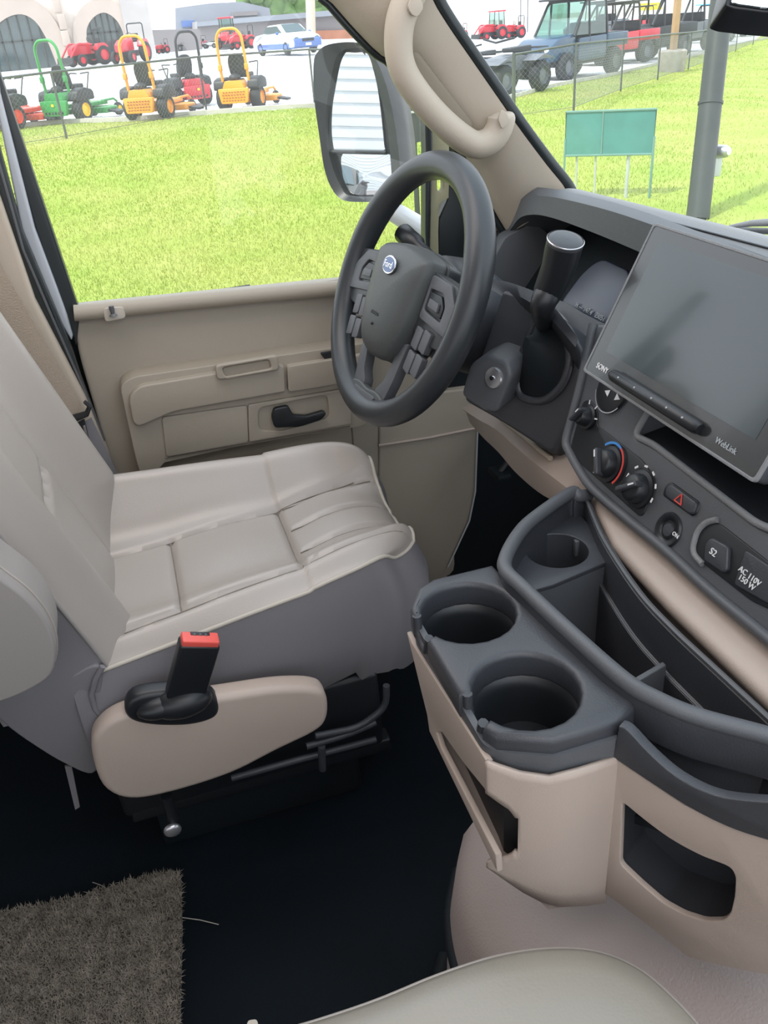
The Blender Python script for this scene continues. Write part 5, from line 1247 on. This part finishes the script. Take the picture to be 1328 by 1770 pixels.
# ------------------------------------------------------------------ timber post in a concrete block
cb=gnd(1160,124); w_=thing('timber_post','orange timber post standing in a round concrete block on the grass','post',tuple(cb))
k=depth(cb)/FPX
MB().lathe([(0,0),(22*k,0),(24*k,34*k),(20*k,36*k),(0,36*k)],cb+V(0,0,-.05),(0,0,1),20).build('concrete_block',CON,w_,bev=.02)
MB().box(cb+V(.02,0,.4+70*k),(9*k,9*k,150*k)).build('timber',WOD,w_)
# light pole with collar and meter
lp=dep(1207,372,8.6); lp.z=-.85; L_=thing('light_pole','dark bronze square light pole on the lawn seen through the windshield','pole',tuple(lp))
tp=dep(1247,0,8.9)
lean=(V(tp.x,tp.y,tp.z)-dep(1207,372,8.6)).normalized(); lean=V(lean.x*.4,lean.y*.4,lean.z).normalized()
MB().tube([lp,lp+lean*6.5],[.115,.092],20).build('pole_shaft',POL,L_)
cl_=lp+lean*((at(1228,185,'y',lp.y).z-lp.z)/lean.z)
MB().lathe([(.108,-.012),(.122,-.012),(.122,.012),(.104,.012)],cl_,lean,24).build('collar',POL,L_)
ml=thing('utility_meter','silver round meter on a grey bracket fixed to the light pole','meter',tuple(lp+lean*.9))
q=dep(1246,262,8.55)
MB().lathe([(0,.10),(.04,.095),(.06,.06),(.065,0),(.07,-.02),(0,-.03)],q,(.35,-.9,.1),20).build('meter_cover',SIL,ml)
MB().box(q+V(-.01,.04,-.10),(.10,.08,.28)).build('bracket',GAL,ml,bev=.01)
MB().tube([q+V(-.03,.06,-.1),q+V(-.05,.06,-.6),q+V(-.05,.06,-1.4)],.022,8).build('conduit',POL,ml)
# green sign board
sD=9.4; sg=thing('sign_board','blank green sign board on thin metal posts on the lawn','sign',tuple(dep(1060,350,sD)))
c0=dep(979,194,sD); c1=dep(1135,195,sD-.25); hz=.455; dn=V(0,0,-1)
c1.z=c0.z-.01
u_=(c1-c0).normalized(); nn=u_.cross(V(0,0,1)).normalized()
if nn.dot(CAM-c0)<0: nn=-nn
MB().prism([c0,c1,c1+dn*hz,c0+dn*hz],-nn*.03).build('board',SGN,sg)
mb=MB()
mb.tube([c0,c1,c1+dn*hz,c0+dn*hz],.014,6,closed=True); mb.build('board_frame',SGF,sg)
MB().tube([c0.lerp(c1,.42)+nn*.004,c0.lerp(c1,.42)+nn*.004+dn*hz],.008,6).build('board_joint',SGF,sg)
for f_,mm,r_ in ((0,SGF,.012),(1,SGF,.014),(.14,GAL,.012),(.36,GAL,.012),(.73,GAL,.020)):
    a=c0.lerp(c1,f_)+(-nn*.04 if mm is GAL else nn*0)+dn*(hz*.6); b=V(a.x,a.y,-.86); MB().cyl(a,b,r_,10).build('post',mm,sg)
# hanging grey utility box seen between mirror and pillar
ub=at(714,140,'y',14); gb=thing('grey_pole','grey pole stub visible between side mirror and windshield pillar','pole',tuple(onG(ub.x,14)))
a=at(716,245,'y',9); MB().cyl(V(a.x,9,a.z),V(a.x,9,a.z+2.0),.075,14).build('pole_shaft',POL,gb); MB().lathe([(.078,-.01),(.088,-.01),(.088,.01),(.078,.01)],V(a.x,9,at(716,192,'y',9).z),(0,0,1),16).build('collar',GAL,gb)
MB().cyl(V(a.x,9,G(a.x,9)),V(a.x,9,a.z),.03,10).build('pole_foot',POL,gb)
# ------------------------------------------------------------------ buildings
bY=76.0
def bz(x,y,Y=bY): return at(x,y,'y',Y)
bd=thing('stone_building','pale stone showroom building with two tall arched windows','building',(-8,bY,-.5))
def flatp(L,Y,th,m,name,par,bev=0,label=None):
    o=MB().prism([bz(x,y,Y) for x,y in L],(0,th,0)).build(name,m,par,bev=bev,smooth=False)
    if label: o['label']=label
    return o
tl_=[(-320,-400),(118,-400),(236,-60),(262,92),(268,112),(-320,185)]
tp_=bz(236,-60); 
wall=[V(-38,bY,-.6),V(bz(262,100).x,bY,-.6),V(bz(262,100).x,bY,9.5),V(-38,bY,9.5)]
a1=[bz(x,y,bY) for x,y in [(-28,150),(-22,80),(-8,48),(14,30),(38,25),(60,36),(78,62),(92,95),(104,128)]]
a2=[bz(x,y,bY) for x,y in [(160,112),(152,78),(150,50),(162,30),(180,22),(198,32),(210,50),(216,72),(222,102)]]
mb=MB(); plate(mb,wall,[cr(a1,4),cr(a2,4)],V(0,bY,0),V(0,-1,0),V(0,0,1),.5,.0); mb.build('stone_wall',STN,bd,smooth=False)
xr_=bz(262,100).x
MB().box((xr_-.6+.0,bY-.15,4.5),(2.0,.6,10.2)).build('corner_quoin',STS,bd)
MB().box((-15,bY+10,4.4),(2*(xr_+15)-.2,19,10)).build('building_mass',STN,bd)
def ring(P,w,name,Y):
    P=cr(P,4); c=sum(P,V(0,0,0))/len(P); o=[]
    for i,p in enumerate(P):
        d=P[min(i+1,len(P)-1)]-P[max(i-1,0)]; n_=V(-d.z,0,d.x).normalized()
        if n_.dot(p-c)<0: n_=-n_
        o.append(p+n_*w)
    i_=P
    MB().loft([[p+V(0,-.35,0) for p in i_],[p+V(0,-.35,0) for p in o],[p+V(0,.1,0) for p in o]]).loft([[p+V(0,-.35,0) for p in i_],[p+V(0,.45,0) for p in i_]]).build(name,STA,bd)
ring(a1,1.2,'arch_surround',bY); ring(a2,.95,'arch_surround',bY)
for A1,nm in ((a1,8),(a2,6)):
    P=cr(A1,4); f_=MB().prism([p+V(0,.30,0) for p in P],(0,.05,0)).build('window_pane',GLD,bd)
    zz=[p.z for p in P]; xx=[p.x for p in P]; m=MB()
    for k in range(1,nm):
        x=min(xx)+(max(xx)-min(xx))*k/nm; zt_=max([p.z for p in P if abs(p.x-x)<.8] or [max(zz)])-.05; m.box((x,bY+.2,(zt_+min(zz))/2),(.12,.1,zt_-min(zz)))
    m.box(((min(xx)+max(xx))/2,bY+.2,min(zz)+(max(zz)-min(zz))*.62),(max(xx)-min(xx)-.3,.1,.12)); m.build('window_mullions',WMU,bd,smooth=False)
for (x,y) in ((98,8),(108,38),(114,66)): 
    p=bz(x,y,bY-.4); MB().box(p,(.55,.3,1.0)).build('wall_ornament',STA,bd,bev=.05)
# long grey-roofed building
def blk(name,label,L,Y,th,m,cat='building',extra=()):
    t=thing(name,label,cat,tuple(bz(*L[0],Y)))
    flatp(L,Y,th,m,'wall',t)
    for nm,LL,dy,mm in extra: flatp(LL,Y+dy,abs(dy)+.05 if dy<0 else .3,mm,nm,t)
    return t
blk('warehouse','white warehouse block right behind the stone building corner',[(252,0),(252,-30),(302,-30),(304,60),(266,60)],100,10,RFW,extra=[('grey_base',[(262,52),(345,50),(350,90),(264,92)],-.4,WAL)])
blk('gray_roofed_building','building with broad pale grey roof and small blue sign',[(303,62),(303,14),(360,6),(417,3),(466,14),(470,40),(345,62)],120,12,RFG,extra=[('blue_sign',[(314,36),(336,35),(337,46),(315,47)],-.5,CBL),('clerestory',[(402,21),(446,18),(446,26),(402,28)],-.4,WAL)])
blk('long_dark_building','long low building with dark band roof and brick wall',[(343,88),(341,37),(640,12),(640,80)],114,8,WAL,extra=[('roof_edge',[(340,38),(640,12),(640,22),(340,46)],-.8,RFG),('brick_wall',[(516,80),(516,54),(640,50),(640,84)],-.4,BRK)])
blk('far_retail_row','pale far buildings behind the machines on the right lot',[(700,62),(700,-30),(1500,-90),(1500,10),(900,56)],150,10,RFW,extra=[('wall_band',[(730,44),(1500,-20),(1500,-8),(730,56)],-.5,mat('pale_band',(.6,.55,.5),.9)),('signage',[(1108,6),(1145,4),(1145,16),(1108,18)],-.6,YEL)])
# trees beyond
def tree(x,y,r,Y,label):
    c=bz(x,y,Y); t=thing('far_tree',label,'tree',(c.x,c.y,-.6),0,'trees beyond the buildings')
    m=MB()
    for i in range(26):
        a=random.uniform(0,6.28); q=c+V(math.cos(a)*r*random.uniform(0,.8),math.sin(a)*r*.6,random.uniform(-.5,.55)*r); m.ball(q,r*random.uniform(.25,.42),(1,1,.85),8)
    m.build('crown',FOL,t); MB().cyl(V(c.x,c.y,-.6),V(c.x,c.y,c.z),r*.07,8).build('trunk',WOD,t)
for x,y,r,l in ((440,4,4,'leafy tree above the grey roof, leftmost of the far trees'),(474,-2,4,'leafy tree in the middle of the far tree line'),(508,2,4,'leafy tree above the long dark building'),(544,0,4,'leafy tree rightmost of the line before the pillar')): tree(x,y,r,160,l)
# overhead wires' pole
up_=thing('utility_pole','pale upright pole above the long dark building','pole',tuple(bz(538,30,110)))
MB().cyl(bz(538,60,110),bz(535,-60,110),.55,10).build('pole_shaft',mat('pale_timber',(.6,.5,.4),.8),up_)
for i,(x,lab) in enumerate(((900,'thin grey lamp mast left of the blue cab vehicle'),(912,'thin grey lamp mast nearest the blue cab vehicle'))):
    b=gnd(x,56); o=MB().cyl(b,b+V(0,0,9),.10,8).build('lamp_mast',GRM); tag(o,lab,'mast',group='lamp masts on the far lot')
# ------------------------------------------------------------------ motorhome side behind the door (seen in the mirror)
rvm=mat('siding_white',(0.80,0.82,0.85),0.5,var=0.02)
rt_=thing('motorhome_body','white motorhome body side behind the driver door','vehicle body',(-3,1.57,0))
MB().box((-3.9,1.55,1.0),(6.7,.05,2.8)).build('body_wall',WPT,rt_)
sh_=thing('ribbed_shed','white ribbed wall reflected in the upper glass of the side mirror','building',(-16,6,-.85))
m=MB(); prof=[]; z=-.9
while z<7: prof+=[V(-16,0,z),V(-16,0,z+.15),V(-16.08,0,z+.16),V(-16.08,0,z+.20)]; z+=.21
m.loft([[p+V(0,-2,0) for p in prof],[p+V(0,14,0) for p in prof]]).build('ribbed_wall',rvm,sh_,smooth=False)
MB().box((-18.1,6,3),(4,15.8,7.8)).build('shed_body',rvm,sh_)
car(V(-11.0,3.6,-.87),math.radians(-90),'black car parked behind, reflected in the side mirror',1.0,VBK,VBK)
